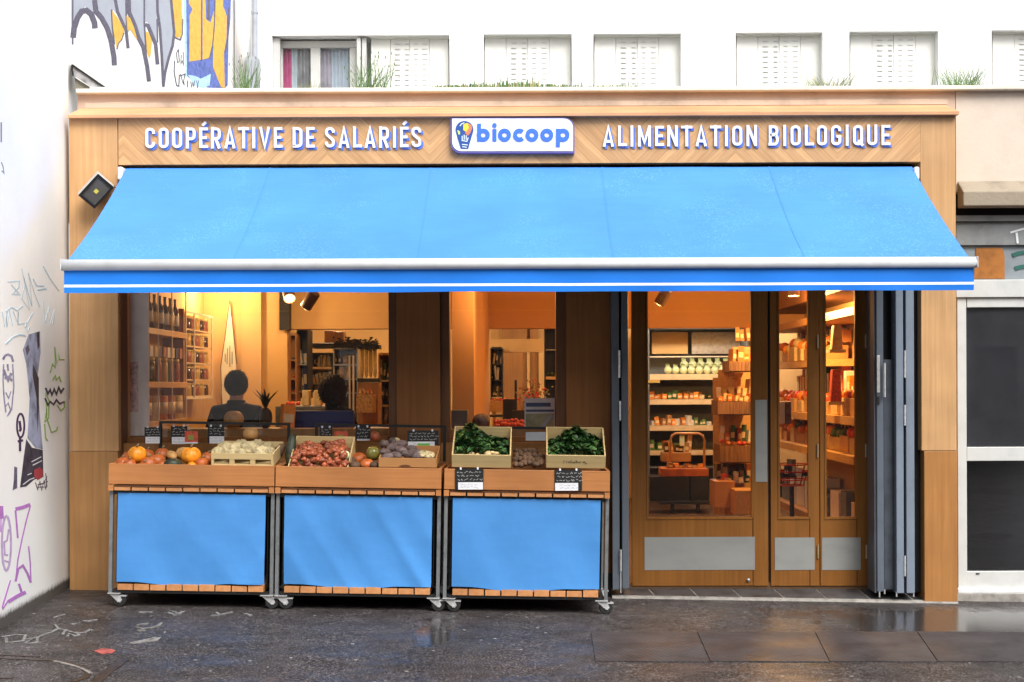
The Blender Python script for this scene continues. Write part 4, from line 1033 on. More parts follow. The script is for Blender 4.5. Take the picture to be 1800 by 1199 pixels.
# ------------------------------------------------------------------ display carts
def make_cart(w_, label, scale=1):
    r = thing('display_cart', (0, 0, 0), label, 'display cart', 'wooden topped display carts in front of the shop', local=True)
    h = w_ / 2; yf, yr = -.325, .325
    z0 = .825
    # tray: front, back, sides, floor slats
    m = MB(); m.box(-h, yf, .873, h, yf + .02, 1.018); m.build('front_board', M['tray'], r, bevel=.003, local=True)
    m = MB(); m.box(-h, yr - .02, .868, h, yr, 1.03); m.build('back_board', M['tray'], r, bevel=.003, local=True)
    for s in (-1, 1):
        m = MB(); m.box(s * h - (.02 if s > 0 else 0), yf + .0202, .868, s * h + (0 if s > 0 else .02), yr - .0202, 1.018); m.build('side_board', M['tray'], r, bevel=.003, local=True)
        m = MB(); m.box(s * (h - .0) - (.036 if s > 0 else 0), yf - .003, .826, s * h + (0 if s > 0 else .036), yf + .017, .8675); m.build('corner_block', M['tray'], r, local=True)
    n = 9; L = w_ - .076
    m = MB()
    for k in range(n):
        a = -L / 2 + L * k / n
        m.box(a + .006, yf + .001 + rnd.uniform(0, .003), .829, a + L / n - .006, yr - .03, .852 + rnd.uniform(-.002, .001))
    m.build('tray_slats', M['slat'], r, local=True)
    m = MB(); m.box(-h + .04, yf + .012, .8535, h - .04, yr - .03, .8672); m.build('tray_bearer', M['door_dark'], r, local=True)
    # frame
    for sx in (-1, 1):
        for sy in (yf + .03, yr - .05):
            m = MB(); xx = sx * (h - .014)
            m.box(xx - .012, sy, .1, xx + .012, sy + .028, .825); m.build('leg', M['leg'], r, local=True)
    m = MB()
    for sy in (yf + .031, yr - .049):
        m.box(-h + .027, sy, .797, h - .027, sy + .026, .8245)
    for sx in (-1, 1):
        xx = sx * (h - .041) ; m.box(xx - .013, yf + .05, .7975, xx + .013, yr - .045, .8242)
    m.build('frame_rail', M['black'], r, local=True)
    m = MB()
    for sy in (yf + .031, yr - .049): m.box(-h + .04, sy, .1005, h - .04, sy + .026, .122)
    for sx in (-1, 1):
        xx = sx * (h - .041); m.box(xx - .013, yf + .05, .101, xx + .013, yr - .045, .1215)
    m.build('frame_rail', M['black'], r, local=True)
    m = MB(); L = w_ - .13
    for k in range(n):
        a = -L / 2 + L * k / n
        m.box(a + .005, yf + .018 + rnd.uniform(0, .004), .1225, a + L / n - .005, yr - .06, .166 + rnd.uniform(-.006, .003))
    m.build('shelf_slats', M['slat'], r, local=True)
    # cloth front, dark side cloths and back
    m = MB(); nx, nz = 40, 30; cw = h - .062; z1 = .81; sd_ = rnd.random() * 50
    vs = []
    for j in range(nz + 1):
        for i in range(nx + 1):
            u = i / nx; v = j / nz
            x = -cw + 2 * cw * u
            zb_ = .166 + .012 * math.sin(u * 7 + sd_) + .008 * noise.noise(Vector((u * 6, sd_, 0)))
            z = z1 + (zb_ - z1) * v
            fold = .03 * v * noise.noise(Vector((u * 3.2 + v * .9, sd_ + 2, v * .3))) + .018 * abs(noise.noise(Vector((u * 2.6 - v * 1.3, sd_ + 9, .4)))) * (.3 + v) - .014 * abs(noise.noise(Vector((u * 4 + 1.2 * v, sd_ + 19, v * 1.5))))
            vs.append((x, yf + .024 + fold, z))
    m.add(vs, [(j * (nx + 1) + i, (j + 1) * (nx + 1) + i, (j + 1) * (nx + 1) + i + 1, j * (nx + 1) + i + 1) for j in range(nz) for i in range(nx)])
    o = m.build('cloth_panel', M['cloth'], r, smooth=True, local=True)
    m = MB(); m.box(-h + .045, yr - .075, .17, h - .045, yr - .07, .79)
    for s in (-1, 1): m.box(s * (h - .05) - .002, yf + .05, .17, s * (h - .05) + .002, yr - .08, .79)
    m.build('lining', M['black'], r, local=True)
    # castors
    for sx in (-1, 1):
        for sy in (yf + .05, yr - .05):
            ca = rnd.uniform(-.5, .5)
            c = Vector((sx * (h - .045) + .0, sy, 0))
            Rz = Matrix.Rotation(ca, 3, 'Z')
            m = MB(); m.box(c.x - .045, c.y - .035, .094, c.x + .045, c.y + .035, .1)
            for q in (-.021, .018):
                b = MB(); pts = [(-.04, .094), (.034, .094), (.056, .048), (.042, .03), (.014, .046)]
                b.prism(pts, lambda u, v, d: Vector((u, q + .003 * d, v)))
                m.add([Rz @ Vector(v) + Vector((c.x, c.y, 0)) for v in b.v], b.f)
            b = MB(); b.box(.02, -.02, .074, .085, .02, .084); b.tube([(.03, -.03, .042), (.03, .03, .042)], .008, 8)
            m.add([Rz @ Vector(v) + Vector((c.x, c.y, 0)) for v in b.v], b.f)
            o = m.build('caster', M['zinc'], r, local=True)
            m = MB(); b = MB(); b.lathe([(.02, -.016), (.044, -.016), (.049, -.009), (.049, .009), (.044, .016), (.02, .016)], (.034, 0, .0495), 18, axis='y')
            m.add([Rz @ Vector(v) + Vector((c.x, c.y, 0)) for v in b.v], b.f); wl = m.build('wheel', M['rubber'], o, smooth=False, local=True)
    # price rail behind the tray
    m = MB(); zr = 1.285
    m.box(-h + .17, yr - .0, zr, h - .01, yr + .014, zr + .02); m.box(-h + .17, yr, .9, -h + .192, yr + .014, zr); m.box(h - .032, yr, .9, h - .01, yr + .014, zr)
    m.build('price_rail', M['black'], r, local=True)
    return r
CW = [294 / 248.6, 289 / 248.6, 297 / 248.6]
CX = [(336.5 - VX) / 248.6, (630 - VX) / 248.6, (926.5 - VX) / 248.6]
CL = ['display cart with pumpkins and a crate of celeriac, blue cloth front, beside the left pillar', 'display cart with shallots and a cardboard box of roots, blue cloth front', 'display cart with two crates of leafy greens, blue cloth front, beside the doors']
carts = []
ct = make_cart(1.172, CL[0])
for i in range(3):
    c = ct if i == 0 else copy_tree(ct, label=CL[i])
    c.location = (CX[i] - .021, -.425, zg(CX[i])); c.rotation_euler = (0, math.atan(SLOPE), 0)
    carts.append(c)
# every cart's cloth hangs in folds of its own
for i in (1, 2):
    for k in kids(carts[i]):
        if k.name.startswith('cloth_panel'):
            me = k.data.copy(); k.data = me
            for v in me.vertices:
                u = v.co.x * 2.1; q = (.81 - v.co.z) / .65
                v.co.y = -.301 + .03 * q * noise.noise(Vector((u + q * (.9 if i == 1 else -.6), i * 13, q * .3))) + .022 * abs(noise.noise(Vector((u * 1.8 - q * 1.5, i * 31, .4)))) * (.35 + q) * (1.3 if i == 1 else .5)

# ------------------------------------------------------------------ crates and produce on the carts
def crate(name, px, py, Y, w_, d_, hgt, tilt, label, cat, mat, slots=0, group=None, backh=None):
    # px,py = bottom centre of the front board
    p = at(px, py, Y); bh = backh or hgt
    r = thing(name, p, label, cat, group, rot=(R(tilt), math.atan(SLOPE), 0), local=True); h = w_ / 2; t = .009
    m = MB()
    if slots:
        zs = .018; m.box(-h, 0, 0, h, t, zs * .6); m.box(-h, 0, hgt * .52, h, t, hgt)
        for k in range(slots + 1):
            a = -h + (w_) * k / slots; m.box(max(-h, a - .018), .0003, zs * .6, min(h, a + .018), t - .0003, hgt * .52)
    else: m.box(-h, 0, 0, h, t, hgt)
    m.build('front_board', M[mat], r, local=True, bevel=.0015)
    m = MB(); m.box(-h, d_ - t, 0, h, d_, bh); m.build('back_board', M[mat], r, local=True, bevel=.0015)
    for s in (-1, 1):
        m = MB(); x_ = s * h - (t if s > 0 else 0)
        b = [(t + .0003, 0), (d_ - t - .0003, 0), (d_ - t - .0003, bh), (t + .0003, hgt)]
        m.prism(b, lambda u, v, d: (x_ + t * d, u, v)); m.build('side_board', M[mat], r, local=True)
    m = MB(); m.box(-h + t, t, .004, h - t, d_ - t, .012); m.build('base', M[mat], r, local=True)
    return r
def veg(name, px, py, Y, rpx, label, cat, mat, group=None, sq=(1, 1, 1), ribs=0, rib=.12, nz=0, dim=0, stem=False, seed=0, rot=None, nsc=3):
    c = at(px, py, Y); r = rpx * T(Y)
    R3 = (Matrix.Rotation(rnd.uniform(0, 6), 3, 'Z') if rot is None else rot)
    tilt = Matrix.Rotation(rnd.uniform(-.35, .35), 3, 'X')
    m = MB(); m.ball(c, r * sq[0], r * sq[1], r * sq[2], 28 if ribs else 18, 14, 0, ribs, rib, nz, nsc, dim, seed, M=tilt @ R3)
    mats = [M[mat]]
    if stem:
        t0 = c + tilt @ Vector((0, 0, r * sq[2] * .8)); m.tube([t0, t0 + tilt @ Vector((.004, 0, r * .25)), t0 + tilt @ Vector((.016, 0, r * .42))], r * .12, 7, 1, r * .09); mats.append(M['stem'])
    o = m.build(name, mats, None, smooth=True)
    return tag(o, label, cat, group)
# cart with pumpkins
veg('pumpkin', 241.5, 799, -.6, 16.5, 'round orange pumpkin at the left end of the first cart', 'pumpkin', 'pumpkin', 'orange pumpkins', (1, 1, .95), 10, .1, 0, .15, True)
veg('pumpkin', 336, 801, -.6, 18, 'larger orange pumpkin near the middle of the first cart', 'pumpkin', 'pumpkin', 'orange pumpkins', (1, 1, .9), 10, .1, 0, .15, True)
for i, (x, y, Y, r) in enumerate([(216, 815, -.6, 13), (228, 817, -.66, 12), (262, 816, -.62, 15), (276, 812, -.55, 15), (252, 822, -.68, 11), (287, 818, -.62, 11), (355, 815, -.65, 12), (364, 807, -.5, 13), (207, 820, -.5, 11), (226, 806, -.42, 13), (258, 802, -.42, 14), (285, 800, -.4, 14)]):
    veg('red_squash', x, y, Y, r, 'small reddish orange squash lying in the tray of the first cart', 'squash', 'kuri', 'red squashes in the first cart', (1, 1, .92), 9, .06, .05, .1, True, i)
veg('green_squash', 304, 818, -.64, 17, 'dark green squash between the two orange pumpkins', 'squash', 'kabocha', None, (1.15, 1, .7), 9, .08, .05, .1)
veg('pale_squash', 325, 798, -.45, 15, 'tan oblong squash behind the larger pumpkin', 'squash', 'butternut', 'tan squashes in the first cart', (1.3, .8, .8), 0, 0, .1)
veg('pale_squash', 302, 801, -.46, 11, 'tan oblong squash behind the dark green squash', 'squash', 'butternut', 'tan squashes in the first cart', (1.5, .8, .75), 0, 0, .1)
veg('pale_squash', 337, 819, -.69, 9, 'tan squash half hidden behind the board below the larger pumpkin', 'squash', 'pumpkin', 'tan squashes in the first cart', (1.3, .9, .8), 0, 0, .1)
crate('wooden_crate', 426, 819.5, -.735, .44, .4, .093, 10, 'slotted pale wooden crate of celeriac on the first cart', 'crate', 'crate', 3)
for i, (x, y, Y, r) in enumerate([(384, 796, -.66, 12), (400, 791, -.6, 14), (415, 790, -.62, 13), (438, 791, -.63, 17), (460, 795, -.66, 13), (474, 795, -.62, 11), (393, 788, -.45, 12), (425, 784, -.42, 13), (452, 784, -.44, 13), (470, 787, -.45, 11), (408, 798, -.68, 10), (424, 797, -.69, 10), (452, 797, -.69, 9)]):
    veg('celeriac', x, y, Y, r, 'knobbly beige celeriac root in the slotted crate', 'celeriac', 'celeriac', 'celeriac roots in the slotted crate', (1, 1, .88), 0, 0, .3, 0, False, i + 3, nsc=5)
veg('melon', 441, 763, -.25, 13.5, 'dull yellow round squash on top behind the celeriac crate', 'squash', 'butternut', None, (1.08, 1, .9), 9, .06, 0, .1)
veg('gourd', 486, 800, -.45, 12, 'brown long squash leaning in the corner of the first cart', 'squash', 'potato', None, (.8, .8, 2.0), 0, 0, .1, rot=Matrix.Rotation(.6, 3, 'Y'))
veg('gourd', 511, 790, -.5, 13, 'dark ribbed long squash standing at the left end of the second cart', 'squash', 'kabocha', None, (.7, .7, 2.2), 8, .1, .1, rot=Matrix.Rotation(.1, 3, 'Y'))
# shallots
crate('wooden_crate', 559, 842, -.71, .43, .4, .085, 14, 'shallow pale crate full of shallots on the second cart', 'crate', 'crate', 0, None, .2)
protos = []
for k in range(4):
    m = MB(); r = .018 + .002 * k
    m.lathe([(.001, -r * 1.05), (r * .5, -r * .85), (r * .9, -r * .35), (r, 0), (r * .86, r * .45), (r * .5, r * .9), (r * .2, r * 1.25), (r * .1, r * 1.6)], (0, 0, 0), 12)
    protos.append(m)
first = {}
SH = 'reddish brown shallot in the heap in the shallow crate'
for i in range(205):
    v = rnd.random(); px = 515 + 95 * rnd.random(); 
    row = max(0, i - 70) / 135.0
    Y = -.7 + .33 * row + rnd.uniform(-.02, .02); top = 803 - 22 * row + rnd.uniform(-3, 4) - 6 * math.exp(-((px - 588) / 14) ** 2) - 4 * math.exp(-((px - 535) / 16) ** 2)
    if i < 70: top = rnd.uniform(806, 824); Y = -.69 + rnd.uniform(-.012, .02)
    if px < 530: top += 7 * (530 - px) / 15
    p = at(px, top, Y); k = i % 4
    rot = (rnd.uniform(-2, 2), rnd.uniform(-2, 2), rnd.uniform(0, 6))
    if k not in first:
        o = protos[k].build('shallot', M['shallot'], None, smooth=True, local=True); first[k] = o; tag(o, SH, 'shallot', 'shallots heaped in the shallow crate')
    else: o = first[k].copy(); COL.objects.link(o)
    o.location = p; o.rotation_euler = rot
heap = MB(); hv = []
for (X_, Yp, Z_) in (): pass
veg('onion', 607, 800, -.66, 8, 'single pale greenish onion at the right end of the shallots', 'onion', 'fennel', None, (1, 1, 1))
# second cart, right half
for i, (x, y, Y, r) in enumerate([(624, 818, -.66, 10), (645, 816, -.64, 12), (658, 818, -.66, 9), (630, 806, -.45, 13), (615, 810, -.5, 11)]):
    veg('tan_squash', x, y, Y, r, 'small tan squash low in the second cart beside the cardboard box', 'squash', 'kuri' if i % 2 else 'potato', 'tan squashes low in the second cart', (1.1, 1, .8), 9, .06, .05, .1)
veg('green_squash', 656, 797, -.55, 12.5, 'mottled olive squash left of the cardboard box', 'squash', 'olive', None, (1, 1, 1.05), 9, .1, .05, .1)
crate('cardboard_box', 716.5, 821.5, -.735, 102 / 248.6, .38, .066, 6, 'brown cardboard box of purple roots with a hand hole', 'box', 'carton', 0, None, .1)
c_ = at(712, 820, -.737); m = MB(); m.prism([(c_.x + .042 * math.cos(R(a)), c_.z + .012 * math.sin(R(a))) for a in range(0, 181, 15)], lambda u, v, d: (u, -.739 + .002 * d, v)); o = m.build('hand_hole', flat('hand_hole_dark', (.1, .035, .015), .8), None)
bx = [b for b in bpy.data.objects if b.name.startswith('cardboard_box')][0]
o.parent = bx; bpy.context.view_layer.update(); o.matrix_parent_inverse = bx.matrix_world.inverted()
for i, (x, y, Y, r, sx) in enumerate([(678, 796, -.6, 9, 1.7), (690, 786, -.5, 10, 1.6), (704, 792, -.6, 10, 1.7), (695, 801, -.66, 9, 1.6), (717, 799, -.64, 9, 1.7), (730, 796, -.6, 9, 1.6), (705, 781, -.42, 9, 1.5), (676, 781, -.42, 10, 1.3), (735, 802, -.67, 8, 1.4), (722, 789, -.5, 8, 1.5), (682, 803, -.68, 8, 1.5), (690, 776, -.38, 8, 1.3)]):
    veg('sweet_potato', x, y, Y, r, 'purplish grey long root heaped in the cardboard box', 'root vegetable', 'beet', 'purple roots in the cardboard box', (sx, .8, .8), 0, 0, .22, 0, False, i)
for i, (x, y, Y, r) in enumerate([(747, 799, -.62, 9), (752, 803, -.68, 7), (740, 800, -.66, 7), (758, 800, -.64, 7)]):
    veg('pale_root', x, y, Y, r, 'pale beige root at the right end of the cardboard box', 'root vegetable', 'celeriac', 'pale roots in the cardboard box', (1.4, .9, .8), 0, 0, .2, 0, False, i)
veg('pink_squash', 659, 767, -.15, 8.5, 'dull pink round vegetable in front of the price rail', 'squash', 'shallot', None, (1, 1, 1))
veg('pale_squash', 697, 779, -.3, 9, 'pale striped squash behind the cardboard box', 'squash', 'celeriac', None, (.9, .9, 1.1))
# crates of greens
def greens(px0, px1, ytop, ybot, Y0, depth, n, label, seed, prof):
    rg = random.Random(seed); m = MB()
    for i in range(n):
        u = rg.random(); v = rg.random()
        px = px0 + (px1 - px0) * u; Y = Y0 + depth * v
        h = prof(u); top = ybot + (ytop - ybot) * min(1, (.18 + .95 * v)) * h
        c = at(px, top + rg.uniform(-3, 5), Y)
        L = rg.uniform(.035, .075); W = L * rg.uniform(.45, .75)
        Rm = Matrix.Rotation(rg.uniform(0, 6.3), 3, 'Z') @ Matrix.Rotation(rg.uniform(-1.0, 1.1), 3, 'X') @ Matrix.Rotation(rg.uniform(-.5, .5), 3, 'Y')
        vs = []
        for a in range(4):
            s = a / 3; ww = W * math.sin(math.pi * (.16 + .84 * s) ** .8) * .5 + .003
            for b in (-1, 0, 1):
                vs.append(c + Rm @ Vector((b * ww, (s - .4) * L, -.35 * L * (s - .4) ** 2 * 2 + abs(b) * ww * .45 + rg.uniform(-.003, .003))))
        k = rg.random(); mi = 1 if k < .6 else (0 if k < .92 else 2)
        m.add(vs, [(a * 3 + b, a * 3 + b + 1, a * 3 + b + 4, a * 3 + b + 3) for a in range(3) for b in range(2)], mi)
        if k > .88: m.tube([c, c + Rm @ Vector((0, -L * .9, -.01))], .003, 5, 2)
    o = m.build('leafy_greens', [M['leaf'], M['leaf_d'], M['leaf_l']], None, smooth=True)
    return tag(o, label, 'leafy greens', None, 'stuff')
crate('wooden_crate', 846, 822, -.735, 104 / 248.6, .4, .1, 24, 'tall backed pale crate of dark greens with a chipped front board on the third cart', 'crate', 'crate', 0, None, .13)
cr = crate('wooden_crate', 1012, 823, -.735, 104 / 248.6, .4, .1, 24, 'tall backed pale crate of dark greens with handwriting on its front board, nearest the doors', 'crate', 'crate', 0, None, .13)
m = MB()
wr = [[(-.085, .036), (-.086, .058)], [(-.086, .058), (-.076, .057)], [(-.066, .04), (-.066, .052), (-.062, .058)], [(-.054, .042), (-.053, .054), (-.046, .042), (-.042, .055)], [(-.036, .04), (-.036, .066), (-.03, .05), (-.025, .04)], [(-.02, .05), (-.015, .042), (-.01, .052), (-.006, .042)], [(.0, .04), (.001, .064), (.008, .046), (.012, .052), (.016, .042)], [(.022, .05), (.026, .042), (.031, .052), (.038, .05)], [(.048, .052), (.053, .046), (.06, .054), (.066, .046), (.07, .034)], [(.074, .042), (.078, .038)]]
for i, s in enumerate(wr): m.ribbon(s, .0028, lambda u, v, d, i=i: (u, -.0012 - .0001 * i if d == 0 else -.0002, v))
m.build('handwriting', flat('pencil_dark', (.05, .05, .05), .8), cr, local=True)
g1 = greens(803, 893, 752, 800, -.71, .33, 420, 'dark leafy greens heaped in the crate with the chipped front board', 3, lambda u: .62 + .5 * math.exp(-((u - .28) / .24) ** 2) - .1 * u)
g2 = greens(966, 1058, 755, 800, -.71, .33, 460, 'dark leafy greens heaped in the crate with handwriting', 5, lambda u: .55 + .48 * math.exp(-((u - .5) / .27) ** 2))
for i, (x, y, r) in enumerate([(829, 798, 7), (840, 798, 5), (858, 797, 9), (872, 798, 8), (865, 796, 7)]):
    veg('pale_stalk', x, y, -.7, r * .8, 'pale cut stalk end above the chipped front board', 'stalk', 'crate', 'pale stalk ends in the greens crate', (1, 1, .6), 0, 0, .1)
for i in range(26):
    row = i // 7
    veg('potato', 908 + (i % 7) * 7.6 + rnd.uniform(-2, 2), 815 - row * 7 + rnd.uniform(-2, 2), -.66 + row * .1, 6.5, 'brown potato heaped between the two crates of greens', 'potato', 'potato', 'potatoes between the crates of greens', (1.25, .9, .85), 0, 0, .15, 0, False, i)

# ------------------------------------------------------------------ price cards
def scrib(m, x0, x1, z0, z1, y, rows, rg, th=.0035):
    for r_ in range(rows):
        z = z1 + (z0 - z1) * (r_ + .5) / rows; x = x0 + rg.uniform(0, .01)
        while x < x1 - .01:
            L = rg.uniform(.012, .03); n = max(3, int(L / .006))
            pts = [(x + L * i / n, z + rg.uniform(-1, 1) * (z1 - z0) / rows * .28) for i in range(n + 1)]
            m.ribbon(pts, th, lambda u, v, d: (u, y - .0012 if d == 0 else y - .0002, v)); x += L + rg.uniform(.006, .012)
def card(x0, y0, x1, y1, Y, split, label, seed, lab=None, cat='price card', extra=None):
    c = at((x0 + x1) / 2, (y0 + y1) / 2, Y); hw = (x1 - x0) / 2 * T(Y); hh = (y1 - y0) / 2 * T(Y); rg = random.Random(seed)
    r = thing('price_card', (c.x, Y, c.z - hh), label, cat, 'black price cards with chalk writing')
    m = MB(); m.box(c.x - hw, Y, c.z - hh + .0, c.x + hw, Y + .004, c.z + hh); m.build('card', M['slate'], r)
    zs = c.z + hh - 2 * hh * split
    m = MB(); scrib(m, c.x - hw + .01, c.x + hw - .008, zs + .006, c.z + hh - .01, Y, 3, rg, .0022); m.build('chalk_writing', M['chalk'], r)
    m = MB(); a = rg.uniform(0, .2)
    m.box(c.x - hw + 2 * hw * a * .6, Y - .003, c.z - hh - .002, c.x + hw - 2 * hw * (.2 - a) * .8, Y - .0008, zs); o = m.build('label_strip', M['paper'], r)
    m = MB(); scrib(m, c.x - hw * .7, c.x + hw * .7, c.z - hh + .004, zs - .004, Y - .003, 2, rg, .0018); m.build('label_print', flat('label_ink', (.25, .25, .35), .8), o)
    m = MB()
    for s in (-.6, .6): m.box(c.x + s * hw - .006, Y - .004, c.z + hh - .006, c.x + s * hw + .006, Y + .006, c.z + hh + .01)
    m.build('clip', M['paper'], r)
    return r
RY = -.118
card(254, 751, 283, 779, RY, .6, 'black price card hanging at the left end of the rail over the first cart', 1)
card(300, 749, 329, 780, RY, .62, 'black price card next to the red leaflet over the first cart', 2)
card(365, 749, 394, 779, RY, .6, 'black price card right of the red leaflet over the first cart', 3)
card(562, 751, 584, 778, RY, .6, 'narrow black price card left of the red leaflet over the second cart', 4)
card(625, 750, 651, 774, RY, .9, 'black price card right of the red leaflet over the second cart', 5)
gc = card(716, 757, 771, 792, -.3, .55, 'wide black price card with a green label over the cardboard box', 6)
m = MB(); c = at(745, 785, -.3); m.box(c.x - .045, -.306, c.z - .026, c.x + .045, -.3032, c.z + .024); m.build('green_label', M['greencard'], gc)
card(800, 824, 850, 860, -.758, .66, 'black price card clipped on the board below the crate with the chipped front', 7)
card(975, 826, 1023, 862, -.758, .64, 'black price card clipped on the board below the crate with handwriting', 8)
def leaflet(x0, y0, x1, y1, Y, label):
    c = at((x0 + x1) / 2, (y0 + y1) / 2, Y); hw = (x1 - x0) / 2 * T(Y); hh = (y1 - y0) / 2 * T(Y)
    r = thing('leaflet', (c.x, Y, c.z - hh), label, 'leaflet', 'red leaflets on the price rail')
    MB().box(c.x - hw, Y - .004, c.z - hh, c.x + hw, Y, c.z + hh).build('sheet', M['redcard'], r)
    m = MB(); m.box(c.x - hw * .45, Y - .0055, c.z - hh * .6, c.x + hw * .35, Y - .0042, c.z + hh * .25); m.build('picture', flat('leaflet_green', (.25, .3, .06), .6), r)
    m = MB(); m.box(c.x - hw, Y - .005, c.z - hh - .012, c.x + hw, Y - .001, c.z - hh - .0005); m.build('margin', M['paper'], r)
leaflet(325, 758, 348, 777, RY - .006, 'red leaflet over the first cart between two price cards')
leaflet(588, 758, 611, 775, RY - .006, 'red leaflet over the second cart right of a narrow price card')
c = at(943, 767, RY); m = MB(); m.box(c.x - 19 * T(RY), RY, c.z - .032, c.x + 19 * T(RY), RY + .004, c.z + .032)
tag(m.build('blank_card', pm('grey_white_card', (.4, .42, .44), .6, 0, .1, 6)), 'blank grey white card hanging on the rail over the potatoes', 'card')

# ------------------------------------------------------------------ plants on the flat roof
def tuft(name, px, spread, ytop, n, Y, label, cat, mats, seed, wid=.005, seedheads=0, lean=.6, depth=.25, group=None):
    rg = random.Random(seed); m = MB()
    for i in range(n):
        bx_ = at(px + rg.gauss(0, spread * .3), 150, Y); y_ = Y + rg.uniform(-depth, depth)
        tip = at(px + rg.uniform(-1, 1) * spread * (lean + .4), 154 - (154 - ytop) * rg.uniform(.25, 1) ** 1.2, y_)
        b = Vector((bx_.x, y_, 3.73)); mid = b.lerp(tip, .55); mid.x = b.x + (tip.x - b.x) * .3
        pts = [b, b.lerp(mid, .6), mid, mid.lerp(tip, .55) + Vector((0, 0, .01)), tip]; w_ = wid * rg.uniform(.6, 1.3)
        vs = []
        for k, p in enumerate(pts):
            ww = w_ * (1 - k / 4.3); vs += [(p.x - ww, p.y, p.z), (p.x + ww, p.y + .002, p.z)]
        m.add(vs, [(2 * k, 2 * k + 1, 2 * k + 3, 2 * k + 2) for k in range(4)], rg.randrange(len(mats)))
        if seedheads and rg.random() < seedheads: m.ball(tip, .004, .004, .014, 6, 5, 0)
    return tag(m.build(name, mats, None), label, cat, group)
GR = [M['grass'], M['leaf_l']]; DR = [M['straw'], M['grass']]
tuft('grass_tuft', 432, 30, 92, 70, 1.0, 'tall thin grass tuft on the roof edge left of the open window', 'grass', GR, 1, .005, .1)
tuft('grass_tuft', 545, 24, 140, 40, .8, 'low straw coloured tuft below the open window', 'grass', DR, 2)
tuft('grass_tuft', 652, 50, 92, 85, .9, 'spreading green weeds with tall stalks between the window and the first shutter', 'weed', GR + [M['leaf']], 3, .006, .15)
tuft('grass_tuft', 1456, 55, 124, 160, .8, 'dry straw coloured tuft between two shutters toward the right', 'grass', DR, 4, .007)
tuft('grass_tuft', 1690, 55, 106, 170, .8, 'green arching grass tuft near the right end of the roof edge', 'grass', GR, 5, .007)
m = MB(); rg = random.Random(9)
for i in range(900):
    px = rg.uniform(765, 1125); pk = (10 * math.exp(-((px - 905) / 70) ** 2) + 7) * (.45 + 1.1 * abs(noise.noise(Vector((px * .06, 0, 1)))))
    if px > 1010 and rg.random() < .45: continue
    Y = rg.uniform(.62, 1.1); b = at(px, 150, Y); t = at(px + rg.uniform(-7, 7), 153 - rg.uniform(0, 1) * pk - (7 if rg.random() < .03 else 0), Y)
    m.add([(b.x - .008, Y, 3.73), (b.x + .008, Y, 3.73), (t.x + .003, Y + .01, t.z), (t.x - .003, Y + .01, t.z)], [(0, 1, 2, 3)], rg.randrange(3))
tag(m.build('roof_ground_cover', [M['straw'], M['leaf_l'], M['leaf']]), 'low mossy strip of grass and sedum along the roof edge above the logo', 'ground cover', None, 'stuff')

# ------------------------------------------------------------------ building across the street (mirrored in the panes)
ob = thing('street_building', (0, -27, -.2), 'grey building across the street, seen only as reflections in the panes', 'building')
m = MB(); OW = plaster('street_render', (.5, .48, .45), amt=.15)
for k in range(-9, 10):
    m.box(k * 3 - .9, -27.4, -.5, k * 3 + .9, -27, 11)
for z0_, z1_ in ((-.5, .9), (2.7, 4.1), (5.9, 7.2), (9, 11)):
    m.box(-28, -27.35, z0_, 28, -27.05, z1_)
m.box(-28, -37, -.5, 28, -27.6, 11.3)
m.build('wall', OW, ob)

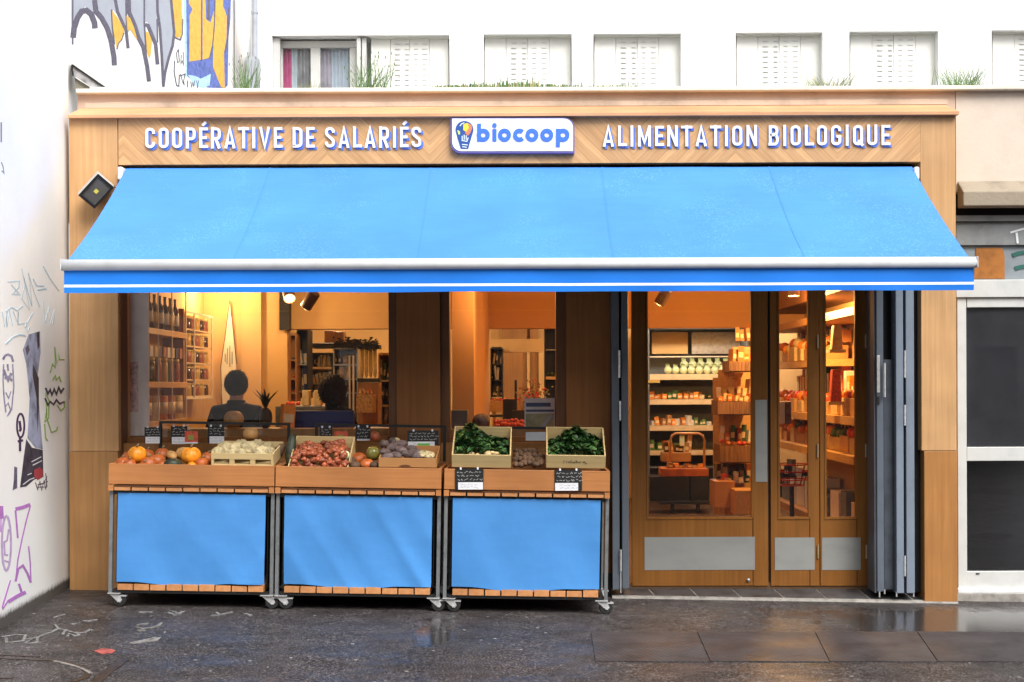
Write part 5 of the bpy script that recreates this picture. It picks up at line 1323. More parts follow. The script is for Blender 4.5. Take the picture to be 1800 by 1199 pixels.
# ------------------------------------------------------------------ people inside
def person(loc, hgt, face, label, coat, hairm, curly, arms):
    x, y, z = loc; k = hgt / 1.75
    r = thing('person', loc, label, 'person', None, rot=(0, 0, R(face)), local=True)
    P = {'pel': (0, 0, .95), 'wai': (0, .01, 1.1), 'che': (0, .0, 1.3), 'nek': (0, -.01, 1.47), 'chi': (0, .0, 1.54), 'hed': (0, .015, 1.63), 'top': (0, .01, 1.7)}
    Rr = {'pel': (.16, .11), 'wai': (.15, .105), 'che': (.19, .12), 'nek': (.062, .06), 'chi': (.058, .065), 'hed': (.078, .095), 'top': (.05, .06)}
    ed = [('pel', 'wai'), ('wai', 'che'), ('che', 'nek'), ('nek', 'chi'), ('chi', 'hed'), ('hed', 'top')]
    for s, n in ((-1, 'l'), (1, 'r')):
        P['sh' + n] = (s * .19, 0, 1.4); Rr['sh' + n] = (.07, .07); a = arms[n]
        P['el' + n] = a[0]; Rr['el' + n] = (.048, .048); P['wr' + n] = a[1]; Rr['wr' + n] = (.034, .03)
        d = (Vector(a[1]) - Vector(a[0])).normalized()
        pal = Vector(a[1]) + d * .06; P['pa' + n] = tuple(pal); Rr['pa' + n] = (.04, .02)
        ed += [('che', 'sh' + n), ('sh' + n, 'el' + n), ('el' + n, 'wr' + n), ('wr' + n, 'pa' + n)]
        sd = d.cross(Vector((0, 0, 1)));
        if sd.length < .1: sd = Vector((0, 1, 0))
        sd.normalize()
        for i, (o_, L) in enumerate(((-.028, .065), (-.01, .08), (.01, .075), (.027, .06))):
            q = pal + sd * o_ + d * .035; q2 = q + d * L * .5; q3 = q + d * L * .85 - d.cross(sd) * .018
            for t_, pp, rr_ in (('a', q, .011), ('b', q2, .009), ('c', q3, .0075)): P['f%s%d%s' % (n, i, t_)] = tuple(pp); Rr['f%s%d%s' % (n, i, t_)] = (rr_, rr_)
            ed += [('pa' + n, 'f%s%da' % (n, i)), ('f%s%da' % (n, i), 'f%s%db' % (n, i)), ('f%s%db' % (n, i), 'f%s%dc' % (n, i))]
        th_ = pal - sd * .04 - d * .02; P['t' + n + 'a'] = tuple(th_); Rr['t' + n + 'a'] = (.012, .012); P['t' + n + 'b'] = tuple(th_ - sd * .012 + d * .04); Rr['t' + n + 'b'] = (.009, .009)
        ed += [('pa' + n, 't' + n + 'a'), ('t' + n + 'a', 't' + n + 'b')]
        P['hi' + n] = (s * .095, 0, .88); Rr['hi' + n] = (.09, .1); P['kn' + n] = (s * .1, .01, .5); Rr['kn' + n] = (.06, .065); P['an' + n] = (s * .105, -.01, .1); Rr['an' + n] = (.04, .045); P['to' + n] = (s * .12, .15, .04); Rr['to' + n] = (.045, .035)
        ed += [('pel', 'hi' + n), ('hi' + n, 'kn' + n), ('kn' + n, 'an' + n), ('an' + n, 'to' + n)]
    ks = list(P); ix = {q: i for i, q in enumerate(ks)}
    me = bpy.data.meshes.new('body'); me.from_pydata([tuple(c * k for c in P[q]) for q in ks], [(ix[a], ix[b]) for a, b in ed], [])
    o = bpy.data.objects.new('body', me); COL.objects.link(o)
    md = o.modifiers.new('skin', 'SKIN'); md.use_smooth_shade = True
    for q, sv in zip(ks, me.skin_vertices[0].data): sv.radius = tuple(c * k for c in Rr[q]); sv.use_root = (q == 'pel')
    o.modifiers.new('sub', 'SUBSURF').levels = 2
    bpy.context.view_layer.update()
    ev = o.evaluated_get(bpy.context.evaluated_depsgraph_get()); nm = bpy.data.meshes.new_from_object(ev)
    o.modifiers.clear(); o.data = nm; nm.name = 'body'; nm.materials.clear()
    for mm in (M[coat], M['skin'], M['trouser']): nm.materials.append(mm)
    for p in nm.polygons:
        c = p.center / k
        wr = min((c - Vector(P['pal'])).length, (c - Vector(P['par'])).length)
        p.material_index = 1 if (c.z > 1.475 or wr < .12) else (2 if c.z < .92 else 0)
    o.parent = r
    # face: nose, ears, eyes, mouth on the front (+y)
    f = MB(); f.ball((0, .112 * k, 1.61 * k), .014 * k, .02 * k, .022 * k, 8, 6)
    for s in (-1, 1): f.ball((s * .083 * k, .005, 1.615 * k), .012 * k, .022 * k, .032 * k, 8, 6)
    f.build('face', M['skin'], o, smooth=True, local=True)
    f = MB()
    for s in (-1, 1): f.ball((s * .03 * k, .098 * k, 1.64 * k), .012 * k, .01 * k, .008 * k, 8, 6)
    f.ball((0, .103 * k, 1.565 * k), .022 * k, .007 * k, .006 * k, 8, 6)
    f.build('eyes_and_mouth', M['hair'], o, smooth=True, local=True)
    h_ = MB(); sx = 1.42 if curly else 1.14
    nu, nv = 32, 22; vs = []
    for i in range(nv + 1):
        ph = math.pi * i / nv
        for j in range(nu):
            a = 2 * math.pi * j / nu; d = Vector((math.sin(ph) * math.cos(a), math.sin(ph) * math.sin(a), math.cos(ph)))
            q = 1 + (.12 if curly else .035) * noise.noise(d * (5 if curly else 9) + Vector((3, 1, face)))
            front = max(0, d.y)
            yk = 1 - .32 * front * (1 if d.z < .55 else .3)
            vs.append(Vector((d.x * (.088 * sx) * q, d.y * .112 * sx * q * yk - .012, d.z * (.15 if curly else .118) * q + (-.03 if curly else -.012))) * k + Vector((0, .005, 1.655)) * k)
    h_.add(vs, [(i * nu + j, (i + 1) * nu + j, (i + 1) * nu + (j + 1) % nu, i * nu + (j + 1) % nu) for i in range(nv) for j in range(nu)])
    rs_ = random.Random(int(face * 7) + 50)
    for q in range(420 if curly else 260):
        v0_ = vs[rs_.randrange(nu * 3, nu * 15)]; ctr_ = Vector((0, 0, 1.655 * k)); d = (v0_ - ctr_).normalized()
        L = rs_.uniform(.015, .045) if curly else rs_.uniform(.008, .022)
        sd_ = d.cross(Vector((rs_.uniform(-1, 1), rs_.uniform(-1, 1), rs_.uniform(-1, 1)))).normalized()
        a_ = v0_ - d * .004; b_ = v0_ + d * L * .6 + sd_ * L * .5; c_ = v0_ + d * L * .55 + sd_ * L * 1.2 + Vector((0, 0, -L * .5)); w2 = Vector((0, 0, 1)).cross(d).normalized() * .0035
        h_.add([a_ - w2, a_ + w2, b_ + w2, b_ - w2, c_], [(0, 1, 2, 3), (3, 2, 4)])
    h_.build('hair', M[hairm], r, smooth=True, local=True)
    c_ = MB(); c_.lathe([(.075 * k, 1.44 * k), (.08 * k, 1.49 * k), (.07 * k, 1.5 * k), (.066 * k, 1.47 * k)], (0, -.008, 0), 20); c_.build('collar', M[coat], r, smooth=True, local=True)
    return r
AR = {'l': ((-.27, .03, 1.14), (-.2, .2, 1.02)), 'r': ((.27, .03, 1.14), (.2, .2, 1.02))}
pm_ = at(416, 700, .95)
person((pm_.x, .95, ZF), 1.69, -8, 'person with short dark hair in a black jacket, seen from behind through the left window', 'coat', 'hair', False, AR)
pw = at(587, 700, 1.7)
person((pw.x, 1.7, ZF), 1.64, -35, 'person with bushy brown hair in a dark coat behind the navy panel', 'coat', 'hair_b', True, AR)

# ------------------------------------------------------------------ inside the shop: left window
def proto_copy(cache, key, make, loc, label, cat, group, rot=None):
    if key not in cache:
        o = make(); cache[key] = o; tag(o, label, cat, group)
    else: o = cache[key].copy(); COL.objects.link(o); o['label'] = label; o['category'] = cat; o['group'] = group
    o.location = loc
    if rot: o.rotation_euler = rot
    return o
PC = {}
def bottle_mesh(mat, h, r):
    def f():
        m = MB(); m.lathe([(r * .8, 0), (r, .01), (r, h * .58), (r * .8, h * .68), (r * .33, h * .78), (r * .33, h * .96), (r * .4, h * .97), (r * .4, h)], (0, 0, 0), 12)
        m.lathe([(r * 1.02, h * .18), (r * 1.02, h * .5)], (0, 0, 0), 12, 1)
        return m.build('bottle', [M[mat], M['paper'] if mat == 'amber' else M['cap']], None, smooth=True, local=True)
    return f
def jar_mesh(mat, h, r):
    def f():
        m = MB(); m.lathe([(r * .9, 0), (r, .006), (r, h * .78), (r * .85, h * .84), (r * .85, h * .86)], (0, 0, 0), 12); m.lathe([(r * .92, h * .84), (r * .92, h), (r * .1, h)], (0, 0, 0), 12, 1)
        return m.build('jar', [M[mat], M['cap']], None, smooth=True, local=True)
    return f
ws = thing('wall_shelf', (-3.14, 1.1, 1.3), 'pale wooden wall shelves hung on white rods inside the left window', 'shelf')
ztop = at(264, 576, .58).z; zmid = at(264, 671, .58).z; zlow = at(264, 741, .58).z
for z_ in (ztop, zmid, zlow):
    MB().box(-3.249, .5, z_ - .05, -3.03, 1.72, z_).build('shelf_board', M['shelfw'], ws, bevel=.003)
for y_ in (.52, .8, 1.22, 1.68):
    MB().tube([(-3.035, y_, zlow - .2), (-3.035, y_, ZC)], .006, 6).build('rod', M['wire'], ws)
for i in range(14):
    y_ = .56 + (i // 2) * .16; x_ = -3.09 - .09 * (i % 2)
    k = ('amber', 'olive')[(i * 7 // 3) % 2]
    proto_copy(PC, ('b', k), bottle_mesh(k, .29, .036), (x_, y_, ztop + .001), '%s bottle standing on the top wall shelf in the left window' % ('dark brown' if k == 'amber' else 'olive green'), 'bottle', '%s bottles on the top wall shelf' % k)
for i in range(12):
    y_ = .56 + (i // 2) * .19; x_ = -3.09 - .09 * (i % 2); k = ('jar_y', 'jar_r', 'olive')[i % 3]
    proto_copy(PC, ('j', k), jar_mesh(k, .2, .042), (x_, y_, zmid + .001), {'jar_y': 'yellow', 'jar_r': 'red', 'olive': 'olive green'}[k] + ' jar standing on the middle wall shelf in the left window', 'jar', {'jar_y': 'yellow', 'jar_r': 'red', 'olive': 'olive'}[k] + ' jars on the middle wall shelf')
for i in range(9):
    y_ = .6 + (i // 2) * .24; x_ = -3.1 - .07 * (i % 2); k = ('jar_r', 'orange', 'bag')[i % 3]
    def tin(k=k):
        m = MB(); m.lathe([(.06, 0), (.062, .004), (.062, .2), (.06, .204), (.001, .204)], (0, 0, 0), 16); m.lathe([(.0635, .05), (.0635, .15)], (0, 0, 0), 16, 1); return m.build('tin', [M[k], M['shelfl']], None, smooth=True, local=True)
    proto_copy(PC, ('t', k), tin, (x_, y_, zlow + .001), {'jar_r': 'dark red', 'orange': 'orange', 'bag': 'kraft brown'}[k] + ' round tin on the lowest wall shelf in the left window', 'tin', {'jar_r': 'dark red', 'orange': 'orange', 'bag': 'brown'}[k] + ' tins on the lowest wall shelf')
jr = thing('jar_rack', (-3.15, 2.2, 1.5), 'shallow wall rack of small jars in a white wire frame', 'rack')
zr0, zr1 = at(330, 699, 1.75).z, at(327, 549, 1.75).z
MB().box(-3.249, 1.72, zr0 - .02, -3.235, 2.75, zr1 + .02).build('back_panel', M['panelw'], jr)
MB().box(-3.249, 1.69, zr0 - .03, -3.06, 1.72, zr1 + .03).build('side_panel', M['panelw'], jr)
m = MB()
for y_ in (1.74, 2.05, 2.72): m.box(-3.062, y_ - .008, zr0, -3.05, y_ + .008, zr1)
m.box(-3.062, 1.74, zr1, -3.05, 2.73, zr1 + .016); m.box(-3.062, 1.74, zr0 - .016, -3.05, 2.73, zr0); m.build('wire_frame', M['wire'], jr)
for k in range(5):
    z_ = zr0 + (zr1 - zr0) * k / 5
    MB().box(-3.234, 1.73, z_, -3.065, 2.72, z_ + .014).build('shelf_board', M['shelfl'], jr)
    for j in range(6):
        kk = ('jar_r', 'jar_y', 'amber')[(j + k) % 3]
        proto_copy(PC, ('s', kk), jar_mesh(kk, .115, .05), (-3.12, 1.84 + j * .16, z_ + .0145), {'jar_y': 'small yellow', 'jar_r': 'small red', 'amber': 'small brown'}[kk] + ' jar in the white wire wall rack', 'jar', {'jar_y': 'yellow', 'jar_r': 'red', 'amber': 'brown'}[kk] + ' jars in the wire wall rack')
ps = thing('window_poster', at(240, 770, .25), 'tall faded pink grey poster inside the left edge of the left window', 'poster')
m = MB(); m.pbox(224, 515, 261, 766, .3, .303); m.build('sheet', pm('faded_poster', (.75, .66, .6), .8, 0, .08, 3), ps)
m = MB(); m.pbox(228, 636, 243, 724, .2975, .2995); m.build('print', pm('poster_print_pink', (.6, .4, .37), .8, 0, .3, 50), ps)
# lit banner
bn = thing('wall_banner', at(400, 720, 3.15), 'tall kite shaped pale banner glowing under the lamp behind the dark haired person', 'banner')
m = MB(); m.prism([(404, 528), (409, 575), (415, 640), (413, 700), (408, 735), (394, 735), (388, 690), (388, 645), (397, 590)], lambda u, v, d: at(u, v, 3.12 + .03 * d)); m.build('banner', pm('banner_cloth', (.8, .76, .62), .7, 0, .05, 6), bn)
m = MB()
for a, b in (((400, 612), (399, 640)), ((404, 608), (404, 645)), ((408, 618), (408, 640)), ((396, 622), (396, 636))): m.ribbon([a, b], 1.6, lambda u, v, d: at(u, v, 3.114 + .004 * d))
m.build('print', flat('banner_print', (.2, .25, .25), .7), bn)
m = MB(); m.tube([at(404, 528, 3.12), at(388, 645, 3.1), at(391, 735, 3.1)], .0035, 5).tube([at(404, 528, 3.12), at(416, 640, 3.1)], .0035, 5); m.build('cord', M['black'], bn)
m = MB(); m.pbox(491, 480, 508, 580, 3.05, 3.18); m.build('duct', M['black'], shop)
m = MB(); m.pbox(425, 480, 459, 760, 3.14, 3.2); m.build('wall_pier', M['cream'], shop)

def block(name, x0, y0, x1, y1, Y, dep, mat, label, cat, group=None, bevel=.006):
    m = MB(); m.pbox(x0, y0, x1, y1, Y, Y + dep); o = m.build(name, M[mat] if isinstance(mat, str) else mat, None, bevel=bevel); return tag(o, label, cat, group)
def unit(name, x0, y0, x1, y1, Y, dep, frame, back, shelves, label, cat, items=(), seed=0, t=2.0, lit=None):
    """shelf unit measured in the photo: side panels, back, boards; goods are things of their own"""
    r = thing(name, at((x0 + x1) / 2, y1, Y), label, cat)
    MB().pbox(x0, y0, x0 + t, y1, Y, Y + dep).build('side_panel', M[frame], r); MB().pbox(x1 - t, y0, x1, y1, Y, Y + dep).build('side_panel', M[frame], r)
    MB().pbox(x0 + t + .1, y0 - t, x1 - t - .1, y0 + t, Y + .001, Y + dep).build('top_panel', M[frame], r)
    c0_, c1_ = at(x0, y0, Y), at(x1, y1, Y); MB().box(c0_.x, Y + dep + .002, c1_.z, c1_.x, Y + dep + .02, c0_.z).build('back_panel', M[back], r)
    rg = random.Random(seed)
    for (ys, th_, mt) in shelves:
        MB().pbox(x0 + t + .1, ys, x1 - t - .1, ys + th_, Y + .004, Y + dep).build('shelf_board', M[mt], r)
    return r
def goods(x0, x1, ybase, hpx, n, Y, mats, label, cat, group, seed, kind='pack', wob=.5):
    rg = random.Random(seed); wv = (x1 - x0) / n
    for i in range(n):
        h_ = hpx * rg.uniform(1 - wob, 1 + wob * .6); mt = mats[rg.randrange(len(mats))]; cx_ = x0 + wv * (i + .5); m = MB()
        c = at(cx_, ybase, Y); wd_ = wv * T(Y) * .42; hh = h_ * T(Y)
        if kind == 'pack':
            Mr = Matrix.Translation(Vector((c.x, Y + .05 + rg.uniform(-.02, .05), c.z + .004))) @ Matrix.Rotation(rg.uniform(-.5, .5), 4, 'Z') @ Matrix.Rotation(rg.uniform(-.16, .16), 4, 'Y')
            m.box(-wd_, -.04, 0.001, wd_, .05, hh, 0, Mr); m.box(-wd_ * .8, -.042, hh * .25, wd_ * .8, -.0402, hh * .6, 1, Mr); o = m.build(cat.replace(' ', '_'), [M[mt], M['shelfl']], None, bevel=.004)
        elif kind == 'ball':
            r_ = min(wd_ * 1.15, hh * .6); m.ball((c.x, Y + rg.uniform(.02, .1), c.z + r_ * .95 + rg.choice((0, 0, r_ * .9))), r_, r_, r_ * .95, 14, 10, 0, 0, 0, .08, 3, .1, i); o = m.build(cat.replace(' ', '_'), M[mt], None, smooth=True)
        elif kind == 'bulb':
            Mr = Matrix.Rotation(rg.uniform(-.5, .5), 3, 'Y'); m.ball((c.x, Y + .05, c.z + wd_ * 1.1), wd_ * 1.2, wd_, wd_ * 1.15, 14, 10, 0); 
            for q in (-1, 0, 1): m.tube([(c.x + q * wd_ * .3, Y + .06, c.z + wd_ * 1.6), (c.x + q * wd_ * .42, Y + .12, c.z + wd_ * 2.9)], wd_ * .4, 6, 1, wd_ * .24)
            o = m.build(cat.replace(' ', '_'), [M[mt], M['stalk']], None, smooth=True)
        tag(o, label, cat, group)

# things on the window ledge
pn = thing('pineapple', at(467, 754, .5), 'dark pineapple with spiky leaves standing on the window ledge beside the dark haired person', 'pineapple')
c = at(467, 735, .52); m = MB(); m.ball((c.x, c.y, c.z), .052, .052, .085, 20, 14, 0, 0, 0, .1, 12); m.build('fruit', pm('pineapple_skin', (.05, .03, .015), .7, 0, .4, 40, .8, 40), pn, smooth=True)
m = MB(); rg = random.Random(4)
for i in range(34):
    a = rg.uniform(0, 6.3); L = rg.uniform(.08, .17); b = Vector((c.x, c.y, c.z + .075)); o_ = Vector((math.cos(a), math.sin(a), 0)); sp_ = rg.uniform(.3, 1.0)
    p1 = b + o_ * L * .35 * sp_ + Vector((0, 0, L * .55)); p2 = b + o_ * L * sp_ + Vector((0, 0, L)); s = Vector((-math.sin(a), math.cos(a), 0)) * .011
    m.add([b - s, b + s, p1 + s, p1 - s, p2], [(0, 1, 2, 3), (3, 2, 4)])
m.build('leaf_crown', pm('pineapple_leaf', (.03, .04, .02), .5, 0, .3, 20), pn)
veg('squash', 411, 737, .5, 18, 'ribbed yellow orange squash on the window ledge in front of the dark haired person', 'squash', 'butternut', None, (1, 1, .9), 11, .1, 0, .12)
block('navy_panel', 509, 722, 622, 756, .62, .03, 'navy', 'navy blue panel standing on the window ledge in front of the person with bushy hair', 'panel')
goods(488, 514, 754, 42, 1, .45, ['orange'], 'orange labelled bottle standing at the left end of the navy panel', 'bottle pack', None, 5)
block('grey_box', 793, 721, 822, 755, .42, .12, pm('taupe_box', (.12, .11, .1), .7, 0, .1, 6), 'dark taupe box at the left end of the narrow window ledge', 'box')
veg('squash', 846, 741, .45, 16, 'round dark brown squash on the narrow window ledge beside the taupe box', 'squash', 'beet', None, (1, 1, .95), 9, .06, 0, .1)
for i in range(18):
    veg('tomato', 872 + (i % 9) * 5.6 + rnd.uniform(-1, 1), 750 - (i // 9) * 7 + rnd.uniform(-2, 2) - 3 * math.sin(i % 9 / 8 * 3.1), .42 + .06 * (i // 9), 4.6, 'red tomato heaped on the narrow window ledge', 'tomato', 'tomato', 'red tomatoes on the narrow window ledge')
lf = thing('standing_leaflet', at(948, 752, .36), 'white framed leaflet with navy bars and a diagonal stripe standing in the narrow window', 'leaflet')
m = MB(); m.pbox(922, 700, 975, 754, .36, .364); m.build('sheet', M['paper'], lf)
m = MB(); m.pbox(924.5, 708, 968, 715, .3585, .3595); m.pbox(924.5, 720, 974, 724, .3585, .3595); m.build('navy_bars', flat('bar_navy', (.05, .08, .18), .6), lf)
m = MB(); m.pbox(924, 727, 973.5, 753, .3585, .3595); o = m.build('picture', pm('leaflet_picture', (.33, .34, .2), .6, 0, .3, 8), lf)
m = MB(); m.ribbon([(952, 753), (970, 729)], 6, lambda u, v, d: at(u, v, .3575 + .0008 * d)); m.build('stripe', flat('silver_stripe', (.4, .42, .5), .5), lf)

# back of the left room
r1 = unit('wall_rack', 497, 588, 521, 706, 3.45, .25, 'shelfw', 'orange_w', [(632, 2.5, 'shelfw'), (665, 2.5, 'shelfw'), (690, 2.5, 'shelfw')], 'narrow orange wall rack of dark fruit right of the black duct', 'rack')
goods(500, 519, 632, 14, 4, 3.5, ['beet', 'orange'], 'dark fruit on the top board of the narrow orange rack', 'fruit', 'fruit on the narrow orange rack top board', 1, 'ball')
goods(500, 519, 665, 14, 4, 3.5, ['orange', 'tomato'], 'orange fruit on the middle board of the narrow orange rack', 'fruit', 'fruit on the narrow orange rack middle board', 2, 'ball')
goods(500, 519, 690, 14, 4, 3.5, ['beet', 'tomato'], 'dark red fruit on the lowest board of the narrow orange rack', 'fruit', 'fruit on the narrow orange rack lowest board', 3, 'ball')
unit('drinks_shelf', 521.5, 580, 541, 700, 3.6, .3, 'black', 'black', [(640, 2, 'galv'), (688, 2, 'galv')], 'black shelf unit of bottles behind the woven bags', 'shelf')
goods(524, 539, 640, 36, 2, 3.65, ['alu', 'paper'], 'pale bottle shaped pack in the black shelf unit', 'bottle pack', 'pale packs in the black shelf unit', 4)
goods(524, 539, 688, 40, 2, 3.65, ['navy', 'fridge'], 'blue grey pack low in the black shelf unit', 'bottle pack', 'blue grey packs in the black shelf unit', 5)
unit('book_shelf', 541.5, 622, 585, 690, 5.0, .35, 'black', 'cream', [(645, 4, 'shelfl'), (676, 4, 'black')], 'dark framed lit shelf of slanted packets above the bushy hair', 'shelf')
goods(545, 582, 645, 20, 9, 5.05, ['paper', 'signblue', 'shelfl', 'black'], 'slanted packet on the upper board of the dark framed lit shelf', 'packet', 'packets on the upper lit shelf', 6)
goods(545, 582, 676, 22, 7, 5.05, ['paper', 'bag', 'shelfl'], 'pale slanted packet on the lower board of the dark framed lit shelf', 'packet', 'packets on the lower lit shelf', 7)
for x in (570, 588): block('carton_box', x, 581 + (x > 580) * 2, x + 16, 604, 4.9, .2, 'carton' if x < 580 else 'panelw', 'brown carton %s on top of the shelves at the back' % ('left of the two' if x < 580 else 'right of the two'), 'box')
block('top_plinth', 541, 603, 629, 611, 4.7, .5, 'black', 'black cornice board over the lit shelf and the tall glass fridge', 'board')
gf = unit('glass_fridge', 586, 612, 629, 760, 4.75, .5, 'galv', 'olive', [(640, 2.5, 'galv'), (665, 2.5, 'galv'), (690, 2.5, 'galv')], 'tall glass door fridge with long pale handles at the back', 'fridge')
MB().pbox(588, 614, 627, 760, 4.73, 4.735).build('pane', M['glass'], gf)
for x in (613, 619.5): MB().pbox(x, 625, x + 3, 730, 4.69, 4.715).build('handle', M['wire'], gf)
for i, y in enumerate((640, 665, 690)): goods(590, 611, y, 17, 4, 4.8, ['jar_y', 'amber', 'bag'], 'small carton behind the glass of the tall fridge, %s board' % ('top', 'middle', 'lowest')[i], 'carton', 'cartons in the tall fridge on the %s board' % ('top', 'middle', 'lowest')[i], 10 + i)
bd = thing('bulk_dispenser', at(647, 668, 4.3), 'pale bulk food dispenser with tall clear hoppers under a dark shelf edge', 'dispenser')
for k in range(4):
    x = 632 + k * 7.6; m = MB(); c = at(x + 3.6, 664, 4.3); h_ = 50 * T(4.3)
    m.lathe([(.004, 0), (.014, .02), (.021, .06), (.021, h_), (.001, h_)], (c.x, 4.35, c.z), 12); m.build('hopper', M['bag' if k % 2 else 'jar_y'], bd, smooth=True)
MB().pbox(628, 665, 667, 672, 4.25, 4.5).build('base', M['black'], bd); MB().pbox(629, 606, 666, 613, 4.25, 4.5).build('top_board', M['black'], bd)
block('dispenser_cabinet', 629, 672.5, 664, 760, 4.27, .4, 'panelw', 'brown cabinet standing under the bulk food dispenser', 'cabinet')
crt = block('wicker_basket', 626, 694, 656, 726, 3.9, .25, pm('wicker', (.45, .3, .13), .7, 0, .35, 40, .8, 60), 'square wicker basket in front of the brown cabinet', 'basket')
goods(629, 654, 693, 8, 6, 3.95, ['bag', 'orange'], 'small packet sticking out of the square wicker basket', 'packet', 'packets in the square wicker basket', 21)
unit('back_shelf', 665, 622, 690, 760, 5.1, .4, 'shelfw', 'cream', [(668, 3, 'shelfl'), (712, 3, 'shelfl'), (700, 2, 'black')], 'pale shelf unit at the right edge of the left window', 'shelf')
goods(667, 688, 668, 28, 4, 5.15, ['olive', 'bag', 'leaf'], 'greenish packet on the top board of the pale shelf unit', 'packet', 'packets on the pale shelf unit top board', 22)
goods(667, 688, 700, 22, 4, 5.15, ['paper', 'fridge'], 'white tub on the middle board of the pale shelf unit', 'tub', 'tubs on the pale shelf unit', 23)
goods(667, 688, 745, 26, 3, 5.15, ['galv', 'bag'], 'grey tub on the lowest board of the pale shelf unit', 'tub', 'grey tubs on the pale shelf unit', 24)
ctr = block('side_counter', 478, 706, 566, 760, 3.2 + .0, .2, pm('counter_grey', (.2, .21, .21), .5), 'grey side counter with kraft bags at the back of the left room', 'counter') if False else block('side_counter', 484, 714, 566, 800, 2.3, .4, pm('counter_grey', (.16, .17, .17), .5), 'low grey counter with woven bags in front of the orange rack', 'counter')
for x, y in ((531, 686), (552, 686)): block('kraft_bag', x, y, x + 12, 713.5, 2.4, .14, 'bag', 'pale kraft bag %s on the low grey counter' % ('left of the pair' if x < 540 else 'right of the pair'), 'bag')
goods(500, 526, 713.5, 24, 3, 2.45, ['tomato', 'kuri'], 'dark red fruit heaped on the low grey counter', 'fruit', 'dark red fruit on the low grey counter', 26, 'ball')
hp = MB(); rg = random.Random(12)
for i in range(120):
    c = at(rg.uniform(588, 662), 603 + rg.gauss(0, 4), 4.15); a = rg.uniform(0, 6.3); L = rg.uniform(.04, .1); d = Vector((math.cos(a), .3 * math.sin(a), .5 * math.sin(a) - .2)) * L; s = Vector((0, 0, .012))
    hp.add([c, c + d * .5 + s, c + d, c + d * .5 - s], [(0, 1, 2, 3)])
hp.tube([at(588, 604, 4.15), at(663, 606, 4.15)], .012, 6)
tag(hp.build('trailing_plant', pm('dark_foliage', (.012, .016, .01), .6, 0, .3, 20)), 'dark trailing plant hanging over the glass fridge and the dispenser', 'plant')

# back of the right room seen through the narrow window
MB().pbox(862, 596, 958, 619, 6.6, 6.75).build('beam', M['cream'], shop)
m = MB(); m.pbox(882, 500, 926, 800, 8.1, 8.19); m.pbox(932, 500, 946, 800, 8.1, 8.19); m.build('panelling', M['panelw'], shop)
m = MB(); m.pbox(926.5, 600, 931.5, 800, 8.05, 8.19); m.pbox(947, 600, 956, 800, 8.05, 8.19); m.build('door_casing', M['cream'], shop)
unit('narrow_shelf', 862, 612, 884, 712, 6.2, .4, 'black', 'cream', [(640, 2, 'black'), (668, 2, 'black'), (698, 2, 'shelfl')], 'narrow dark shelf of packets at the back left of the narrow window', 'shelf')
for i, y in enumerate((640, 668, 698)): goods(865, 882, y, 20, 4, 6.25, ['black', 'bag', 'paper'], 'packet in the narrow dark shelf, %s board' % ('top', 'middle', 'lowest')[i], 'packet', 'packets in the narrow dark shelf on the %s board' % ('top', 'middle', 'lowest')[i], 30 + i)
pt = thing('produce_table', at(900, 800, 5.4), 'orange wooden produce table heaped with red fruit at the back of the narrow window', 'table')
MB().pbox(861, 705, 960, 724, 5.35, 5.8).build('tray', M['shelfw'], pt)
for x in (866, 950): MB().pbox(x, 724.2, x + 6, 870, 5.4, 5.46).build('leg', M['shelfw'], pt)
MB().pbox(861, 730, 960, 733, 5.38, 5.8).build('shelf_board', M['black'], pt)
goods(863, 905, 705, 11, 9, 5.45, ['tomato', 'orange'], 'red fruit heaped at the left of the orange produce table', 'fruit', 'red fruit on the produce table', 34, 'ball')
goods(908, 958, 705, 14, 8, 5.5, ['tomato', 'kuri', 'orange'], 'red and orange fruit heaped at the right of the orange produce table', 'fruit', 'mixed fruit on the produce table', 35, 'ball')
block('black_post', 904.5, 668, 909, 760, 4.6, .05, 'black', 'slim black post in front of the orange produce table', 'post')
block('dark_crate', 884, 702, 908, 740, 4.7, .3, 'black', 'black crate standing in front of the orange produce table', 'crate')
wbg = MB(); c = at(925, 705, 3.6); wbg.ball((c.x, 3.6, c.z), .07, .06, .11, 16, 12, 0, 0, 0, .25, 2, 0, 4); tag(wbg.build('paper_bag', M['paper'], None, smooth=True), 'crumpled white paper bag behind the framed leaflet', 'bag')
fl2 = MB(); rg = random.Random(8)
for i in range(90):
    c = at(rg.gauss(940, 12), 690 + rg.gauss(0, 8), 3.5); fl2.ball((c.x, 3.5 + rg.uniform(-.06, .06), c.z), .012, .012, .01, 6, 5, rg.randrange(2))
fl2.tube([at(940, 690, 3.5), at(940, 722, 3.5)], .02, 6, 1)
tag(fl2.build('flower_bunch', [M['tomato'], M['straw']], None, smooth=True), 'bunch of red and straw coloured flowers behind the framed leaflet', 'flowers')
tag(MB().pbox(900, 722, 962, 760, 3.35, 3.75).build('flower_stand', M['black'], None), 'black stand carrying the flower bunch behind the framed leaflet', 'stand')
unit('chilled_cabinet', 957.5, 574, 990, 800, 5.6, .4, 'black', 'fridge', [(614, 2, 'galv'), (662, 5, 'shelfl'), (700, 2, 'black')], 'dark chilled cabinet of greens at the right edge of the narrow window', 'cabinet')
goods(960, 986, 662, 30, 4, 5.65, ['leaf', 'olive', 'leaf_l'], 'green vegetable on the lit board of the dark chilled cabinet', 'vegetable', 'greens in the dark chilled cabinet', 37, 'ball')

